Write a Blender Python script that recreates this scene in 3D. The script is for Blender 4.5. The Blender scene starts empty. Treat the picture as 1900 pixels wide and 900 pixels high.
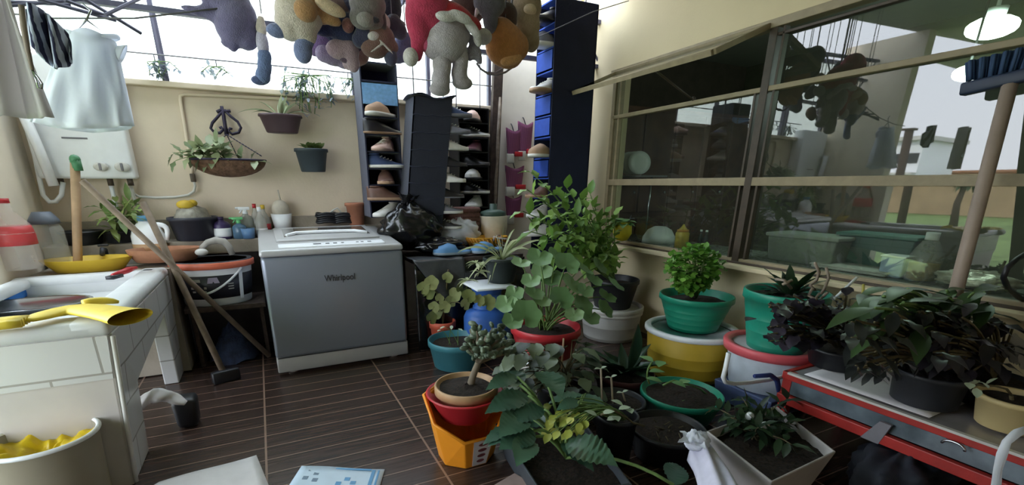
import bpy, bmesh, math, random
from math import sin, cos, pi, radians as rad
from mathutils import Vector as V, Matrix, Euler, noise

S = bpy.context.scene
COL = S.collection

# ------------------------------------------------------------------ camera
# Shift-lens camera, 1.5 m above the floor.  World axes: x along the back wall,
# y away from the camera along the window wall, z up.
FPX, CX, CY, EYE = 850.0, 905.0, 629.0, V((0, 0, 1.5))
ey = V((478 - CX, 342 - CY, FPX)).normalized()
ex = V((2790 - CX, 342 - CY, FPX)).normalized()
ez = ex.cross(ey).normalized()
if ez.y > 0: ez = -ez
RM = Matrix((ex, ey, ez))
cam_d = bpy.data.cameras.new('camera')
cam = bpy.data.objects.new('camera', cam_d); COL.objects.link(cam)
cam_d.sensor_fit = 'HORIZONTAL'; cam_d.sensor_width = 36
cam_d.lens = FPX / 1900 * 36
cam_d.shift_x = (950 - CX) / 1900; cam_d.shift_y = (CY - 450) / 1900
cam_d.clip_start = 0.05; cam_d.clip_end = 300
rx, up, bk = RM @ V((1, 0, 0)), -(RM @ V((0, 1, 0))), -(RM @ V((0, 0, 1)))
cam.matrix_world = Matrix(((rx.x, up.x, bk.x, EYE.x), (rx.y, up.y, bk.y, EYE.y), (rx.z, up.z, bk.z, EYE.z), (0, 0, 0, 1)))
S.camera = cam

def _ray(px, py): return RM @ V((px - CX, py - CY, FPX))
def oz(px, py, z): d = _ray(px, py); return EYE + d * ((z - EYE.z) / d.z)    # where a support of height z is seen
def oy(px, py, y): d = _ray(px, py); return EYE + d * (y / d.y)              # ... a plane parallel to the back wall
def ox(px, py, x): d = _ray(px, py); return EYE + d * (x / d.x)              # ... a plane parallel to the window wall
def mpp(p): return (RM.transposed() @ (V(p) - EYE)).z / FPX                  # metres per photo pixel there

# ------------------------------------------------------------------ light
W = bpy.data.worlds.new('sky'); S.world = W; W.use_nodes = True
nt = W.node_tree; bg = nt.nodes['Background']
tc = nt.nodes.new('ShaderNodeTexCoord'); sp = nt.nodes.new('ShaderNodeSeparateXYZ')
rp = nt.nodes.new('ShaderNodeValToRGB')
nt.links.new(tc.outputs['Generated'], sp.inputs[0]); nt.links.new(sp.outputs['Z'], rp.inputs[0])
rp.color_ramp.elements[0].position = 0.0; rp.color_ramp.elements[0].color = (0.80, 0.84, 0.90, 1)
rp.color_ramp.elements[1].position = 0.6; rp.color_ramp.elements[1].color = (0.76, 0.87, 1.0, 1)
nt.links.new(rp.outputs[0], bg.inputs[0]); bg.inputs[1].default_value = 2.8
S.view_settings.view_transform = 'Standard'; S.view_settings.look = 'None'
S.view_settings.exposure = 1.55; S.view_settings.gamma = 1; S.view_settings.use_curve_mapping = False

sun_d = bpy.data.lights.new('sun', 'SUN'); sun_d.energy = 3.2; sun_d.angle = rad(1.5); sun_d.color = (1, .95, .86)
sun = bpy.data.objects.new('sun', sun_d); COL.objects.link(sun); sun.rotation_euler = V((1, .25, .75)).to_track_quat('Z', 'Y').to_euler()

# ------------------------------------------------------------------ helpers
class MB:
    """collects geometry for ONE mesh"""
    def __init__(s): s.v = []; s.f = []; s.m = []; s.mi = 0
    def add(s, vs, fs):
        o = len(s.v); s.v += [V(p) for p in vs]; s.f += [tuple(i + o for i in f) for f in fs]; s.m += [s.mi] * len(fs); return s
    def box(s, c, d, rz=0, rx=0, ry=0, taper=1.0):
        c = V(c); M = Euler((rx, ry, rz)).to_matrix(); a, b, h = d[0] / 2, d[1] / 2, d[2] / 2
        vs = [c + M @ V((x * a * (taper if z < 0 else 1), y * b * (taper if z < 0 else 1), z * h)) for z in (-1, 1) for x, y in ((-1, -1), (1, -1), (1, 1), (-1, 1))]
        return s.add(vs, [(3, 2, 1, 0), (4, 5, 6, 7), (0, 1, 5, 4), (1, 2, 6, 5), (2, 3, 7, 6), (3, 0, 4, 7)])
    def hull8(s, q):
        """8 corners: 4 bottom ccw, 4 top ccw"""
        return s.add(q, [(3, 2, 1, 0), (4, 5, 6, 7), (0, 1, 5, 4), (1, 2, 6, 5), (2, 3, 7, 6), (3, 0, 4, 7)])
    def tube(s, pts, r, n=8, caps=True):
        pts = [V(p) for p in pts]; k = len(pts)
        rs = r if isinstance(r, (list, tuple)) else [r] * k
        vs = []; fs = []; u = None
        for i, p in enumerate(pts):
            t = (pts[min(i + 1, k - 1)] - pts[max(i - 1, 0)])
            if t.length < 1e-9: t = V((0, 0, 1))
            t.normalize()
            if u is None: u = t.cross(V((0, 0, 1)) if abs(t.z) < .9 else V((1, 0, 0))).normalized()
            else:
                u = u - t * u.dot(t)
                u = u.normalized() if u.length > 1e-6 else t.orthogonal().normalized()
            w = t.cross(u)
            for j in range(n):
                a = 2 * pi * j / n; vs.append(p + (u * cos(a) + w * sin(a)) * rs[i])
        for i in range(k - 1):
            for j in range(n):
                a, b = i * n + j, i * n + (j + 1) % n; fs.append((a, b, b + n, a + n))
        if caps: fs += [tuple(range(n - 1, -1, -1)), tuple((k - 1) * n + j for j in range(n))]
        return s.add(vs, fs)
    def lathe(s, prof, c=(0, 0, 0), n=36, sx=1, sy=1, rz=0):
        c = V(c); vs = []; fs = []; M = Matrix.Rotation(rz, 3, 'Z')
        for r, z in prof:
            for j in range(n):
                a = 2 * pi * j / n; vs.append(c + M @ V((r * sx * cos(a), r * sy * sin(a), z)))
        k = len(prof)
        for i in range(k - 1):
            for j in range(n):
                a, b = i * n + j, i * n + (j + 1) % n; fs.append((a, b, b + n, a + n))
        if prof[0][0] > 1e-4: fs.append(tuple(range(n - 1, -1, -1)))
        if prof[-1][0] > 1e-4: fs.append(tuple((k - 1) * n + j for j in range(n)))
        return s.add(vs, fs)
    def ell(s, c, r, rot=(0, 0, 0), n=14, m=9):
        c = V(c); r = (r, r, r) if not hasattr(r, '__len__') else r; M = Euler(rot).to_matrix(); vs = []; fs = []
        for i in range(1, m):
            t = pi * i / m
            for j in range(n):
                a = 2 * pi * j / n; vs.append(c + M @ V((r[0] * sin(t) * cos(a), r[1] * sin(t) * sin(a), r[2] * cos(t))))
        for i in range(m - 2):
            for j in range(n):
                a, b = i * n + j, i * n + (j + 1) % n; fs.append((a, a + n, b + n, b))
        t = len(vs); vs += [c + M @ V((0, 0, r[2])), c - M @ V((0, 0, r[2]))]
        for j in range(n):
            fs.append((t, j, (j + 1) % n)); fs.append((t + 1, (m - 2) * n + (j + 1) % n, (m - 2) * n + j))
        return s.add(vs, fs)
    def grid(s, fn, nu, nv, wrap=False):
        vs = [V(fn(i / nu, j / nv)) for j in range(nv + 1) for i in range(nu + (0 if wrap else 1))]
        w = nu if wrap else nu + 1; fs = []
        for j in range(nv):
            for i in range(nu):
                a, b = j * w + i, j * w + (i + 1) % w; fs.append((a, b, b + w, a + w))
        return s.add(vs, fs)
    def leaf(s, b, d, L, Wd, droop=.5, fold=.25, n=5, up=V((0, 0, 1)), shape=.45, wave=0, rip=0):
        """a pointed leaf with a folded midrib"""
        b = V(b); d = V(d).normalized(); up = V(up)
        side = d.cross(up); side = side.normalized() if side.length > 1e-4 else V((1, 0, 0))
        nrm = side.cross(d).normalized(); vs = []; p = b.copy(); dd = d.copy(); st = L / n
        for i in range(n + 1):
            t = i / n
            w = Wd * .5 * max(0.02, (sin(pi * t ** (math.log(.5) / math.log(shape)))) if 0 < t < 1 else .03)
            wv = wave * sin(i * 2.4) * w; rp = rip * w * (1 if i % 2 else -1)
            nn = side.cross(dd).normalized()
            vs += [p - side * w + nn * (w * fold + wv + rp), p.copy(), p + side * w + nn * (w * fold - wv + rp)]
            dd = (dd - V((0, 0, 1)) * droop / n).normalized(); p = p + dd * st
        fs = []
        for i in range(n):
            a = i * 3; fs += [(a, a + 1, a + 4, a + 3), (a + 1, a + 2, a + 5, a + 4)]
        return s.add(vs, fs)
    def roundleaf(s, c, nrm, r, cup=.25, lobes=6, notch=True):
        """rounded scalloped leaf"""
        c = V(c); nrm = V(nrm).normalized(); a0 = nrm.orthogonal().normalized(); b0 = nrm.cross(a0); vs = [c.copy()]; fs = []; n = 22
        for ring in (.55, 1):
            for j in range(n):
                a = 2 * pi * (j / n); g = 1 + .07 * cos(lobes * a)
                if notch: g *= 1 - .62 * math.exp(-(min(a, 2 * pi - a) / .25) ** 2)
                rr = r * ring * g; vs.append(c + (a0 * cos(a) + b0 * sin(a)) * rr + nrm * (cup * r * ring * ring + .05 * r * ring * cos(lobes * a + .6)))
        for j in range(n):
            k = (j + 1) % n; fs += [(0, 1 + j, 1 + k), (1 + j, 1 + n + j, 1 + n + k, 1 + k)]
        return s.add(vs, fs)
    def build(s, name, mat, parent=None, smooth=True, bevel=0, solid=0, sub=0, remesh=0, disp=0, seg=2):
        o0 = parent_loc(parent)
        me = bpy.data.meshes.new(name); me.from_pydata([p - o0 for p in s.v], [], s.f); me.validate(); me.update()
        bm = bmesh.new(); bm.from_mesh(me)
        if not solid: bmesh.ops.recalc_face_normals(bm, faces=bm.faces)
        bm.to_mesh(me); bm.free()
        for m in (mat if isinstance(mat, (list, tuple)) else [mat]): me.materials.append(m)
        if isinstance(mat, (list, tuple)) and len(s.m) == len(me.polygons):
            for p, i in zip(me.polygons, s.m): p.material_index = i
        if smooth:
            for p in me.polygons: p.use_smooth = True
        o = bpy.data.objects.new(name, me); COL.objects.link(o)
        if parent: o.parent = parent
        if remesh:
            m = o.modifiers.new('fuse', 'REMESH'); m.mode = 'VOXEL'; m.voxel_size = remesh; m.use_smooth_shade = True
            m = o.modifiers.new('soft', 'SMOOTH'); m.iterations = 5; m.factor = .5
        if solid:
            m = o.modifiers.new('thick', 'SOLIDIFY'); m.thickness = solid; m.offset = 0
        if bevel:
            m = o.modifiers.new('edge', 'BEVEL'); m.width = bevel; m.segments = seg; m.limit_method = 'ANGLE'; m.angle_limit = rad(40)
        if sub:
            m = o.modifiers.new('sub', 'SUBSURF'); m.levels = m.render_levels = sub
        return o

def parent_loc(p):
    o = V((0, 0, 0))
    while p is not None: o = o + p.location; p = p.parent
    return o
def tag(o, label, cat, group=None, kind=None):
    if label: o['label'] = label
    if cat: o['category'] = cat
    if group: o['group'] = group
    if kind: o['kind'] = kind
    return o
def thing(name, label, cat, loc, group=None, kind=None):
    o = bpy.data.objects.new(name, None); COL.objects.link(o); o.location = V(loc); o.empty_display_size = .05
    return tag(o, label, cat, group, kind)
def structure(name, mb, mat, parent=None, **k):
    o = mb.build(name, mat, parent, smooth=k.pop('smooth', False), **k)
    if not parent: o['kind'] = 'structure'
    return o
def arc(c, r, a0, a1, n=12, ax=V((1, 0, 0)), ay=V((0, 0, 1))):
    return [V(c) + ax * (r * cos(a0 + (a1 - a0) * i / n)) + ay * (r * sin(a0 + (a1 - a0) * i / n)) for i in range(n + 1)]
def bez(p0, p1, p2, n=8):
    p0, p1, p2 = V(p0), V(p1), V(p2)
    return [p0 * (1 - t) ** 2 + p1 * 2 * t * (1 - t) + p2 * t * t for t in [i / n for i in range(n + 1)]]

# ------------------------------------------------------------------ materials
def lin(c):
    return tuple(((x / 255) / 12.92 if x <= 10 else ((x / 255 + .055) / 1.055) ** 2.4) for x in c)
def mat(name, rgb, rough=.6, metal=0, vary=.12, scale=9, bump=0, bscale=60, coat=0, sheen=0, trans=0, alpha=1, spec=.5):
    m = bpy.data.materials.new(name); m.use_nodes = True; nt = m.node_tree; b = nt.nodes['Principled BSDF']
    c = lin(rgb); co = nt.nodes.new('ShaderNodeTexCoord'); nz = nt.nodes.new('ShaderNodeTexNoise')
    nz.inputs['Scale'].default_value = scale; nz.inputs['Detail'].default_value = 4
    nt.links.new(co.outputs['Object'], nz.inputs['Vector'])
    r = nt.nodes.new('ShaderNodeValToRGB'); nt.links.new(nz.outputs[0], r.inputs[0])
    r.color_ramp.elements[0].position = .3; r.color_ramp.elements[1].position = .7
    r.color_ramp.elements[0].color = tuple(x * (1 - vary) for x in c) + (1,); r.color_ramp.elements[1].color = tuple(min(1, x * (1 + vary)) for x in c) + (1,)
    nt.links.new(r.outputs[0], b.inputs['Base Color'])
    b.inputs['Roughness'].default_value = rough; b.inputs['Metallic'].default_value = metal
    b.inputs['Specular IOR Level'].default_value = spec
    if coat: b.inputs['Coat Weight'].default_value = coat
    if sheen: b.inputs['Sheen Weight'].default_value = sheen
    if trans: b.inputs['Transmission Weight'].default_value = trans
    if alpha < 1: b.inputs['Alpha'].default_value = alpha
    if bump:
        n2 = nt.nodes.new('ShaderNodeTexNoise'); n2.inputs['Scale'].default_value = bscale; n2.inputs['Detail'].default_value = 3
        nt.links.new(co.outputs['Object'], n2.inputs['Vector'])
        bp = nt.nodes.new('ShaderNodeBump'); bp.inputs['Strength'].default_value = bump; bp.inputs['Distance'].default_value = .01
        nt.links.new(n2.outputs[0], bp.inputs['Height']); nt.links.new(bp.outputs[0], b.inputs['Normal'])
    return m
def leafmat(name, a, b_, rough=.45, tl=.18):
    m = bpy.data.materials.new(name); m.use_nodes = True; nt = m.node_tree; b = nt.nodes['Principled BSDF']
    g = nt.nodes.new('ShaderNodeNewGeometry'); r = nt.nodes.new('ShaderNodeValToRGB')
    r.color_ramp.elements[0].color = lin(a) + (1,); r.color_ramp.elements[1].color = lin(b_) + (1,)
    nt.links.new(g.outputs['Random Per Island'], r.inputs[0]); nt.links.new(r.outputs[0], b.inputs['Base Color'])
    b.inputs['Roughness'].default_value = rough
    t = nt.nodes.new('ShaderNodeBsdfTranslucent'); nt.links.new(r.outputs[0], t.inputs[0])
    mx = nt.nodes.new('ShaderNodeMixShader'); mx.inputs[0].default_value = tl
    nt.links.new(b.outputs[0], mx.inputs[1]); nt.links.new(t.outputs[0], mx.inputs[2]); nt.links.new(mx.outputs[0], nt.nodes['Material Output'].inputs[0])
    return m
def clothmat(name, rgb, tl=.45):
    m = mat(name, rgb, .95, vary=.03, scale=6); nt = m.node_tree; b = nt.nodes['Principled BSDF']
    t = nt.nodes.new('ShaderNodeBsdfTranslucent'); t.inputs[0].default_value = lin(rgb) + (1,)
    mx = nt.nodes.new('ShaderNodeMixShader'); mx.inputs[0].default_value = tl
    nt.links.new(b.outputs[0], mx.inputs[1]); nt.links.new(t.outputs[0], mx.inputs[2]); nt.links.new(mx.outputs[0], nt.nodes['Material Output'].inputs[0]); return m
def stripemat(name, cols, axis='Z', freq=10, rough=.8, dist=0):
    """hard colour bands along one object axis"""
    m = bpy.data.materials.new(name); m.use_nodes = True; nt = m.node_tree; b = nt.nodes['Principled BSDF']
    co = nt.nodes.new('ShaderNodeTexCoord'); w = nt.nodes.new('ShaderNodeTexWave'); w.wave_type = 'BANDS'; w.bands_direction = axis
    w.inputs['Scale'].default_value = freq; w.inputs['Distortion'].default_value = dist
    nt.links.new(co.outputs['Object'], w.inputs['Vector']); r = nt.nodes.new('ShaderNodeValToRGB'); r.color_ramp.interpolation = 'CONSTANT'
    r.color_ramp.elements[0].color = lin(cols[0]) + (1,); r.color_ramp.elements[1].position = .5; r.color_ramp.elements[1].color = lin(cols[1]) + (1,)
    nt.links.new(w.outputs[0], r.inputs[0]); nt.links.new(r.outputs[0], b.inputs['Base Color']); b.inputs['Roughness'].default_value = rough
    return m
def glassmat(name, tint=(.9, .93, .9), ior=1.75, dust=.05, rough=.015):
    m = bpy.data.materials.new(name); m.use_nodes = True; nt = m.node_tree; nt.nodes.remove(nt.nodes['Principled BSDF'])
    tr = nt.nodes.new('ShaderNodeBsdfTransparent'); tr.inputs[0].default_value = tint + (1,)
    gl = nt.nodes.new('ShaderNodeBsdfGlossy'); gl.inputs['Roughness'].default_value = rough
    df = nt.nodes.new('ShaderNodeBsdfDiffuse'); df.inputs[0].default_value = (.6, .62, .58, 1)
    fr = nt.nodes.new('ShaderNodeFresnel'); fr.inputs[0].default_value = ior
    g = nt.nodes.new('ShaderNodeNewGeometry'); inv = nt.nodes.new('ShaderNodeMath'); inv.operation = 'SUBTRACT'; inv.inputs[0].default_value = 1
    nt.links.new(g.outputs['Backfacing'], inv.inputs[1])
    mu = nt.nodes.new('ShaderNodeMath'); mu.operation = 'MULTIPLY'; nt.links.new(fr.outputs[0], mu.inputs[0]); nt.links.new(inv.outputs[0], mu.inputs[1])
    nz = nt.nodes.new('ShaderNodeTexNoise'); nz.inputs['Scale'].default_value = 5; nz.inputs['Detail'].default_value = 8
    co = nt.nodes.new('ShaderNodeTexCoord'); nt.links.new(co.outputs['Object'], nz.inputs['Vector'])
    dm = nt.nodes.new('ShaderNodeMath'); dm.operation = 'MULTIPLY'; dm.inputs[1].default_value = dust; nt.links.new(nz.outputs[0], dm.inputs[0])
    m1 = nt.nodes.new('ShaderNodeMixShader'); m2 = nt.nodes.new('ShaderNodeMixShader')
    nt.links.new(dm.outputs[0], m1.inputs[0]); nt.links.new(tr.outputs[0], m1.inputs[1]); nt.links.new(df.outputs[0], m1.inputs[2])
    nt.links.new(mu.outputs[0], m2.inputs[0]); nt.links.new(m1.outputs[0], m2.inputs[1]); nt.links.new(gl.outputs[0], m2.inputs[2])
    nt.links.new(m2.outputs[0], nt.nodes['Material Output'].inputs[0])
    return m
def emis(name, rgb, st):
    m = bpy.data.materials.new(name); m.use_nodes = True; b = m.node_tree.nodes['Principled BSDF']
    b.inputs['Emission Color'].default_value = lin(rgb) + (1,); b.inputs['Emission Strength'].default_value = st; return m
def tilemat(name, rgb, grout, sx, sz, axis='XZ', rough=.3, mortar=.012):
    m = bpy.data.materials.new(name); m.use_nodes = True; nt = m.node_tree; b = nt.nodes['Principled BSDF']
    co = nt.nodes.new('ShaderNodeTexCoord'); sep = nt.nodes.new('ShaderNodeSeparateXYZ'); cb = nt.nodes.new('ShaderNodeCombineXYZ')
    nt.links.new(co.outputs['Object'], sep.inputs[0]); nt.links.new(sep.outputs[axis[0]], cb.inputs[0]); nt.links.new(sep.outputs[axis[1]], cb.inputs[1])
    br = nt.nodes.new('ShaderNodeTexBrick'); nt.links.new(cb.outputs[0], br.inputs['Vector']); br.offset = .5
    c = lin(rgb); br.inputs['Color1'].default_value = c + (1,); br.inputs['Color2'].default_value = tuple(x * .93 for x in c) + (1,); br.inputs['Mortar'].default_value = lin(grout) + (1,)
    br.inputs['Scale'].default_value = 1; br.inputs['Brick Width'].default_value = sx; br.inputs['Row Height'].default_value = sz; br.inputs['Mortar Size'].default_value = mortar
    br.inputs['Mortar Smooth'].default_value = .3
    nt.links.new(br.outputs[0], b.inputs['Base Color']); b.inputs['Roughness'].default_value = rough
    bp = nt.nodes.new('ShaderNodeBump'); bp.inputs['Strength'].default_value = .3; bp.inputs['Distance'].default_value = .004; bp.invert = True
    nt.links.new(br.outputs['Fac'], bp.inputs['Height']); nt.links.new(bp.outputs[0], b.inputs['Normal'])
    return m
def floormat():
    """brown wood-look tiles: plank lines along x, tile joints along y"""
    m = bpy.data.materials.new('floor_tiles'); m.use_nodes = True; nt = m.node_tree; b = nt.nodes['Principled BSDF']
    N = nt.nodes.new; L = nt.links.new
    co = N('ShaderNodeTexCoord'); sep = N('ShaderNodeSeparateXYZ'); L(co.outputs['Object'], sep.inputs[0])
    def line(src, period, off, width):
        a = N('ShaderNodeMath'); a.operation = 'ADD'; a.inputs[1].default_value = off; L(src, a.inputs[0])
        d = N('ShaderNodeMath'); d.operation = 'DIVIDE'; d.inputs[1].default_value = period; L(a.outputs[0], d.inputs[0])
        f = N('ShaderNodeMath'); f.operation = 'FRACT'; L(d.outputs[0], f.inputs[0])
        s = N('ShaderNodeMath'); s.operation = 'SUBTRACT'; s.inputs[1].default_value = .5; L(f.outputs[0], s.inputs[0])
        ab = N('ShaderNodeMath'); ab.operation = 'ABSOLUTE'; L(s.outputs[0], ab.inputs[0])
        g = N('ShaderNodeMath'); g.operation = 'GREATER_THAN'; g.inputs[1].default_value = .5 - width / period / 2; L(ab.outputs[0], g.inputs[0])
        return g.outputs[0], d.outputs[0]
    lx, px_ = line(sep.outputs['Y'], .147, .052, .0065)
    ly, _ = line(sep.outputs['X'], .882, -.709 + .882, .012)
    mx = N('ShaderNodeMath'); mx.operation = 'MAXIMUM'; L(lx, mx.inputs[0]); L(ly, mx.inputs[1])
    nz = N('ShaderNodeTexNoise'); nz.inputs['Scale'].default_value = 6; nz.inputs['Detail'].default_value = 6
    mp = N('ShaderNodeMapping'); mp.inputs['Scale'].default_value = (.6, 7, 1); L(co.outputs['Object'], mp.inputs[0]); L(mp.outputs[0], nz.inputs['Vector'])
    r = N('ShaderNodeValToRGB'); L(nz.outputs[0], r.inputs[0])
    r.color_ramp.elements[0].position = .3; r.color_ramp.elements[1].position = .75
    r.color_ramp.elements[0].color = lin((46, 35, 31)) + (1,); r.color_ramp.elements[1].color = lin((78, 61, 54)) + (1,)
    mc = N('ShaderNodeMix'); mc.data_type = 'RGBA'; L(mx.outputs[0], mc.inputs['Factor']); L(r.outputs[0], mc.inputs['A']); mc.inputs['B'].default_value = lin((138, 114, 100)) + (1,)
    L(mc.outputs['Result'], b.inputs['Base Color']); b.inputs['Roughness'].default_value = .27
    bp = N('ShaderNodeBump'); bp.inputs['Strength'].default_value = .25; bp.inputs['Distance'].default_value = .002; L(nz.outputs[0], bp.inputs['Height']); L(bp.outputs[0], b.inputs['Normal'])
    return m

M = dict(
    wall_b=mat('cream_plaster', (220, 204, 182), .9, vary=.06, scale=3, bump=.15, bscale=40),
    wall_r=mat('beige_plaster', (214, 199, 164), .9, vary=.04, scale=2, bump=.1, bscale=60),
    white_wall=mat('white_plaster', (236, 230, 222), .9, vary=.03),
    concrete=mat('concrete_ledge', (150, 140, 126), .9, vary=.15, scale=6, bump=.3),
    ceil=mat('ceiling_paint', (168, 170, 156), .9, vary=.05),
    frame=mat('beige_painted_steel', (150, 136, 108), .55, vary=.12, scale=14, bump=.1),
    frame_dk=mat('dark_brown_steel', (70, 58, 46), .5, vary=.2, scale=14),
    truss=mat('grey_steel', (86, 84, 104), .6, metal=.2, vary=.2),
    white=mat('white_plastic', (238, 241, 245), .35, vary=.03),
    offwhite=mat('offwhite_plastic', (198, 196, 190), .45, vary=.06),
    wm=mat('silver_panel', (140, 147, 160), .36, metal=.45, vary=.03, scale=3),
    wm_top=mat('silver_plastic', (176, 176, 176), .4, metal=.2, vary=.03),
    wm_dark=mat('smoked_lid', (84, 80, 74), .12, vary=.05, coat=.5),
    black=mat('black_plastic', (24, 25, 30), .45, vary=.2),
    dark=mat('dark_grey_plastic', (44, 46, 52), .5, vary=.15),
    soil=mat('potting_soil', (38, 28, 21), 1, vary=.75, scale=60, bump=1, bscale=50),
    stem=mat('brown_stem', (92, 82, 56), .8, vary=.25, scale=30),
    gstem=mat('green_stem', (104, 132, 72), .6, vary=.2, scale=30),
    wood=mat('pale_wood_stick', (172, 142, 112), .7, vary=.15, scale=12),
    wood_dk=mat('worn_grey_wood', (122, 106, 90), .8, vary=.25, scale=12),
    bark=mat('dark_weathered_wood', (66, 52, 46), .85, vary=.35, scale=20, bump=.4),
    terracotta=mat('terracotta', (160, 112, 84), .85, vary=.12, scale=20),
    iron=mat('wrought_iron', (52, 46, 66), .5, metal=.5, vary=.2),
    coir=mat('coconut_fibre', (112, 84, 68), 1, vary=.4, scale=24, bump=1, bscale=60),
    cord=mat('grey_cord', (120, 118, 124), .8, vary=.1),
    chrome=mat('steel', (180, 184, 190), .2, metal=1, vary=.05),
    bag=mat('black_bin_bag', (16, 16, 19), .22, vary=.1, bump=.5, bscale=14, spec=.6),
    yellow=mat('yellow_plastic', (214, 180, 58), .5, vary=.06),
    rubber=mat('yellow_rubber', (232, 204, 70), .5, vary=.08, scale=14),
    red=mat('red_plastic', (186, 44, 52), .4, vary=.06),
    redmetal=mat('red_painted_steel', (166, 42, 36), .45, vary=.15, scale=10, bump=.1),
    orange=mat('orange_plastic', (238, 150, 34), .4, vary=.04),
    teal=mat('teal_plastic', (64, 128, 140), .45, vary=.08),
    green=mat('green_plastic', (30, 140, 112), .45, vary=.05),
    blue=mat('blue_painted_steel', (52, 96, 172), .42, vary=.08),
    navy=mat('navy_fabric', (32, 36, 62), .9, vary=.15, scale=20, sheen=.2, bump=.2),
    navy2=mat('bright_blue_fabric', (44, 76, 168), .85, vary=.1, scale=20),
    pink=mat('pink_red_plastic', (222, 98, 106), .4, vary=.05),
    tan=mat('tan_ceramic', (186, 150, 112), .5, vary=.1, scale=16),
    cotton=clothmat('white_cotton', (240, 243, 250)),
    wall_l=mat('glare_cream_plaster', (232, 222, 204), .9, vary=.04, scale=3),  # left wall only: bright glare put into a paler plaster colour
    paper=mat('white_paper', (216, 212, 214), .85, vary=.06, scale=10),
    clear=glassmat('clear_plastic', (.86, .9, .88), 1.5, .12, .05),
    pane=glassmat('window_glass', (.84, .88, .83), 2.0, .03),
    skin_light=mat('cream_plush', (206, 196, 182), 1, vary=.1, scale=50, bump=.6, bscale=140, sheen=.3),
)
M['sink'] = tilemat('white_tiles', (206, 206, 204), (160, 156, 150), .40, .21, 'XZ', .25, .006)
M['sink_s'] = tilemat('white_tiles_side', (196, 196, 196), (150, 148, 144), .40, .21, 'YZ', .25, .006)
L_ = dict(
    fresh=leafmat('fresh_green_leaf', (84, 124, 48), (150, 184, 92)),
    mid=leafmat('mid_green_leaf', (96, 138, 84), (140, 176, 118)),
    ger=leafmat('pale_round_leaf', (104, 142, 92), (142, 172, 122)),
    deep=leafmat('deep_green_leaf', (48, 82, 66), (92, 128, 104), .3),
    dark=leafmat('dark_green_leaf', (24, 40, 28), (54, 80, 48), .4),
    purple=leafmat('dark_purple_leaf', (34, 30, 40), (66, 60, 72), .35, .05),
    pale=leafmat('pale_striped_leaf', (150, 164, 110), (206, 210, 172)),
    ivy=leafmat('ivy_leaf', (110, 124, 66), (172, 178, 122)),
    jade=leafmat('jade_leaf', (72, 88, 72), (120, 134, 112), .35, .08),
    bush=leafmat('bushy_leaf', (74, 130, 40), (130, 178, 76)),
    aloe=leafmat('aloe_leaf', (30, 54, 40), (62, 92, 70), .3, .05),
    lime=leafmat('yellowing_leaf', (150, 160, 60), (190, 190, 100)),
    seed=leafmat('grey_green_leaf', (150, 166, 140), (190, 204, 176)),
)
# ------------------------------------------------------------------ the place
XW, YB, XL, ZT = 3.5, 5.1, -1.62, 3.25       # window wall, back wall, left wall, roof height
YL = 4.05                                     # the left wall ends here; beyond it the porch is open to a yard
WY0, WY1, WZ0, WZ1, WZR, WZM = -0.3, 4.24, .885, 2.60, 2.165, 1.52   # window: y range, sill, head, upper and middle rail
WYD = 2.545                                   # thick divider post
structure('floor', MB().box((.95, 1.7, -.05), (5.4, 7.2, .1)), floormat())
# back wall with a clerestory opening
SZ = 2.28
b = MB().box((.35, YB + .1, SZ / 2), (4.3, .2, SZ))
structure('wall_back', b, M['wall_b'])
structure('wall_recess', MB().box((3.08, YB + .1, 1.7), (1.16, .2, 3.4)), M['white_wall'])
structure('trim_1', MB().box((.44, YB - .01, SZ + .012), (4.15, .14, .045)), M['wall_b'], bevel=.008)
structure('wall_left', MB().box((XL - .09, (YL + YB) / 2, 1.7), (.18, YB - YL, 3.4)), M['wall_l'])
structure('wall_right', MB().box((XW + .09, 1.7, WZ0 / 2), (.18, 7.2, WZ0)).box((XW + .09, 1.7, (WZ1 + 3.4) / 2), (.18, 7.2, 3.4 - WZ1))
          .box((XW + .09, (WY1 + 5.3) / 2, (WZ0 + WZ1) / 2), (.18, 5.3 - WY1, WZ1 - WZ0)).box((XW + .09, (WY0 - 1.9) / 2, (WZ0 + WZ1) / 2), (.18, WY0 + 1.9, WZ1 - WZ0)), M['wall_r'])
structure('wall_left_blocker', MB().box((XL - .09, -.4, 1.7), (.18, 2.8, 3.4)), M['wall_b'])  # added wall, out of view, cuts yard light to darken the front right
structure('wall_sun_blocker', MB().box((XW + .2, 1.7, 5.6), (.3, 9.0, 4.3)), M['wall_r'])  # added upper storey, out of view, keeps the sun off the porch
structure('wall_front', MB().box((.95, -1.9, 1.7), (5.5, .15, 3.4)), M['wall_b'])
structure('ceiling', MB().box((-.45, 1.15, 3.45), (8.5, 6.1, .1)), M['ceil'])
structure('trim_2', MB().box((.2, YB - .03, .6), (3.6, .06, 1.2)), M['concrete'])          # rough dado behind the machine
structure('ledge_slab', MB().box((-.6, 4.95, .97), (2.0, .34, .12)), M['concrete'], bevel=.01)
structure('ledge_base', MB().box((-.6, 4.97, .46), (1.9, .26, .9)), mat('shade_dark_brick', (58, 52, 50), .95, vary=.3, scale=8))  # black shade under the ledge and shelf is put into the brick colour

# clerestory window: mullions and glass
w2 = thing('window_2', None, None, (.4, YB, SZ), kind='structure')
g = MB()
for x in (-1.6, .02 * 0 + oy(300, 120, YB).x, .98, 1.75, 2.45): g.box((x, YB + .02, (SZ + 3.2) / 2), (.035, .05, 3.2 - SZ))
p0, p1 = oy(282, 20, YB - .05), oy(312, 160, YB - .05)
g.tube([p0, p1], .022, 6)
g.box((.43, YB + .02, 3.2), (4.1, .05, .05))
g.build('window_frame', M['truss'], w2, smooth=False)
MB().box((.43, YB + .06, (SZ + 3.2) / 2), (4.06, .006, 3.2 - SZ)).build('pane', M['pane'], w2, smooth=False)

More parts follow.
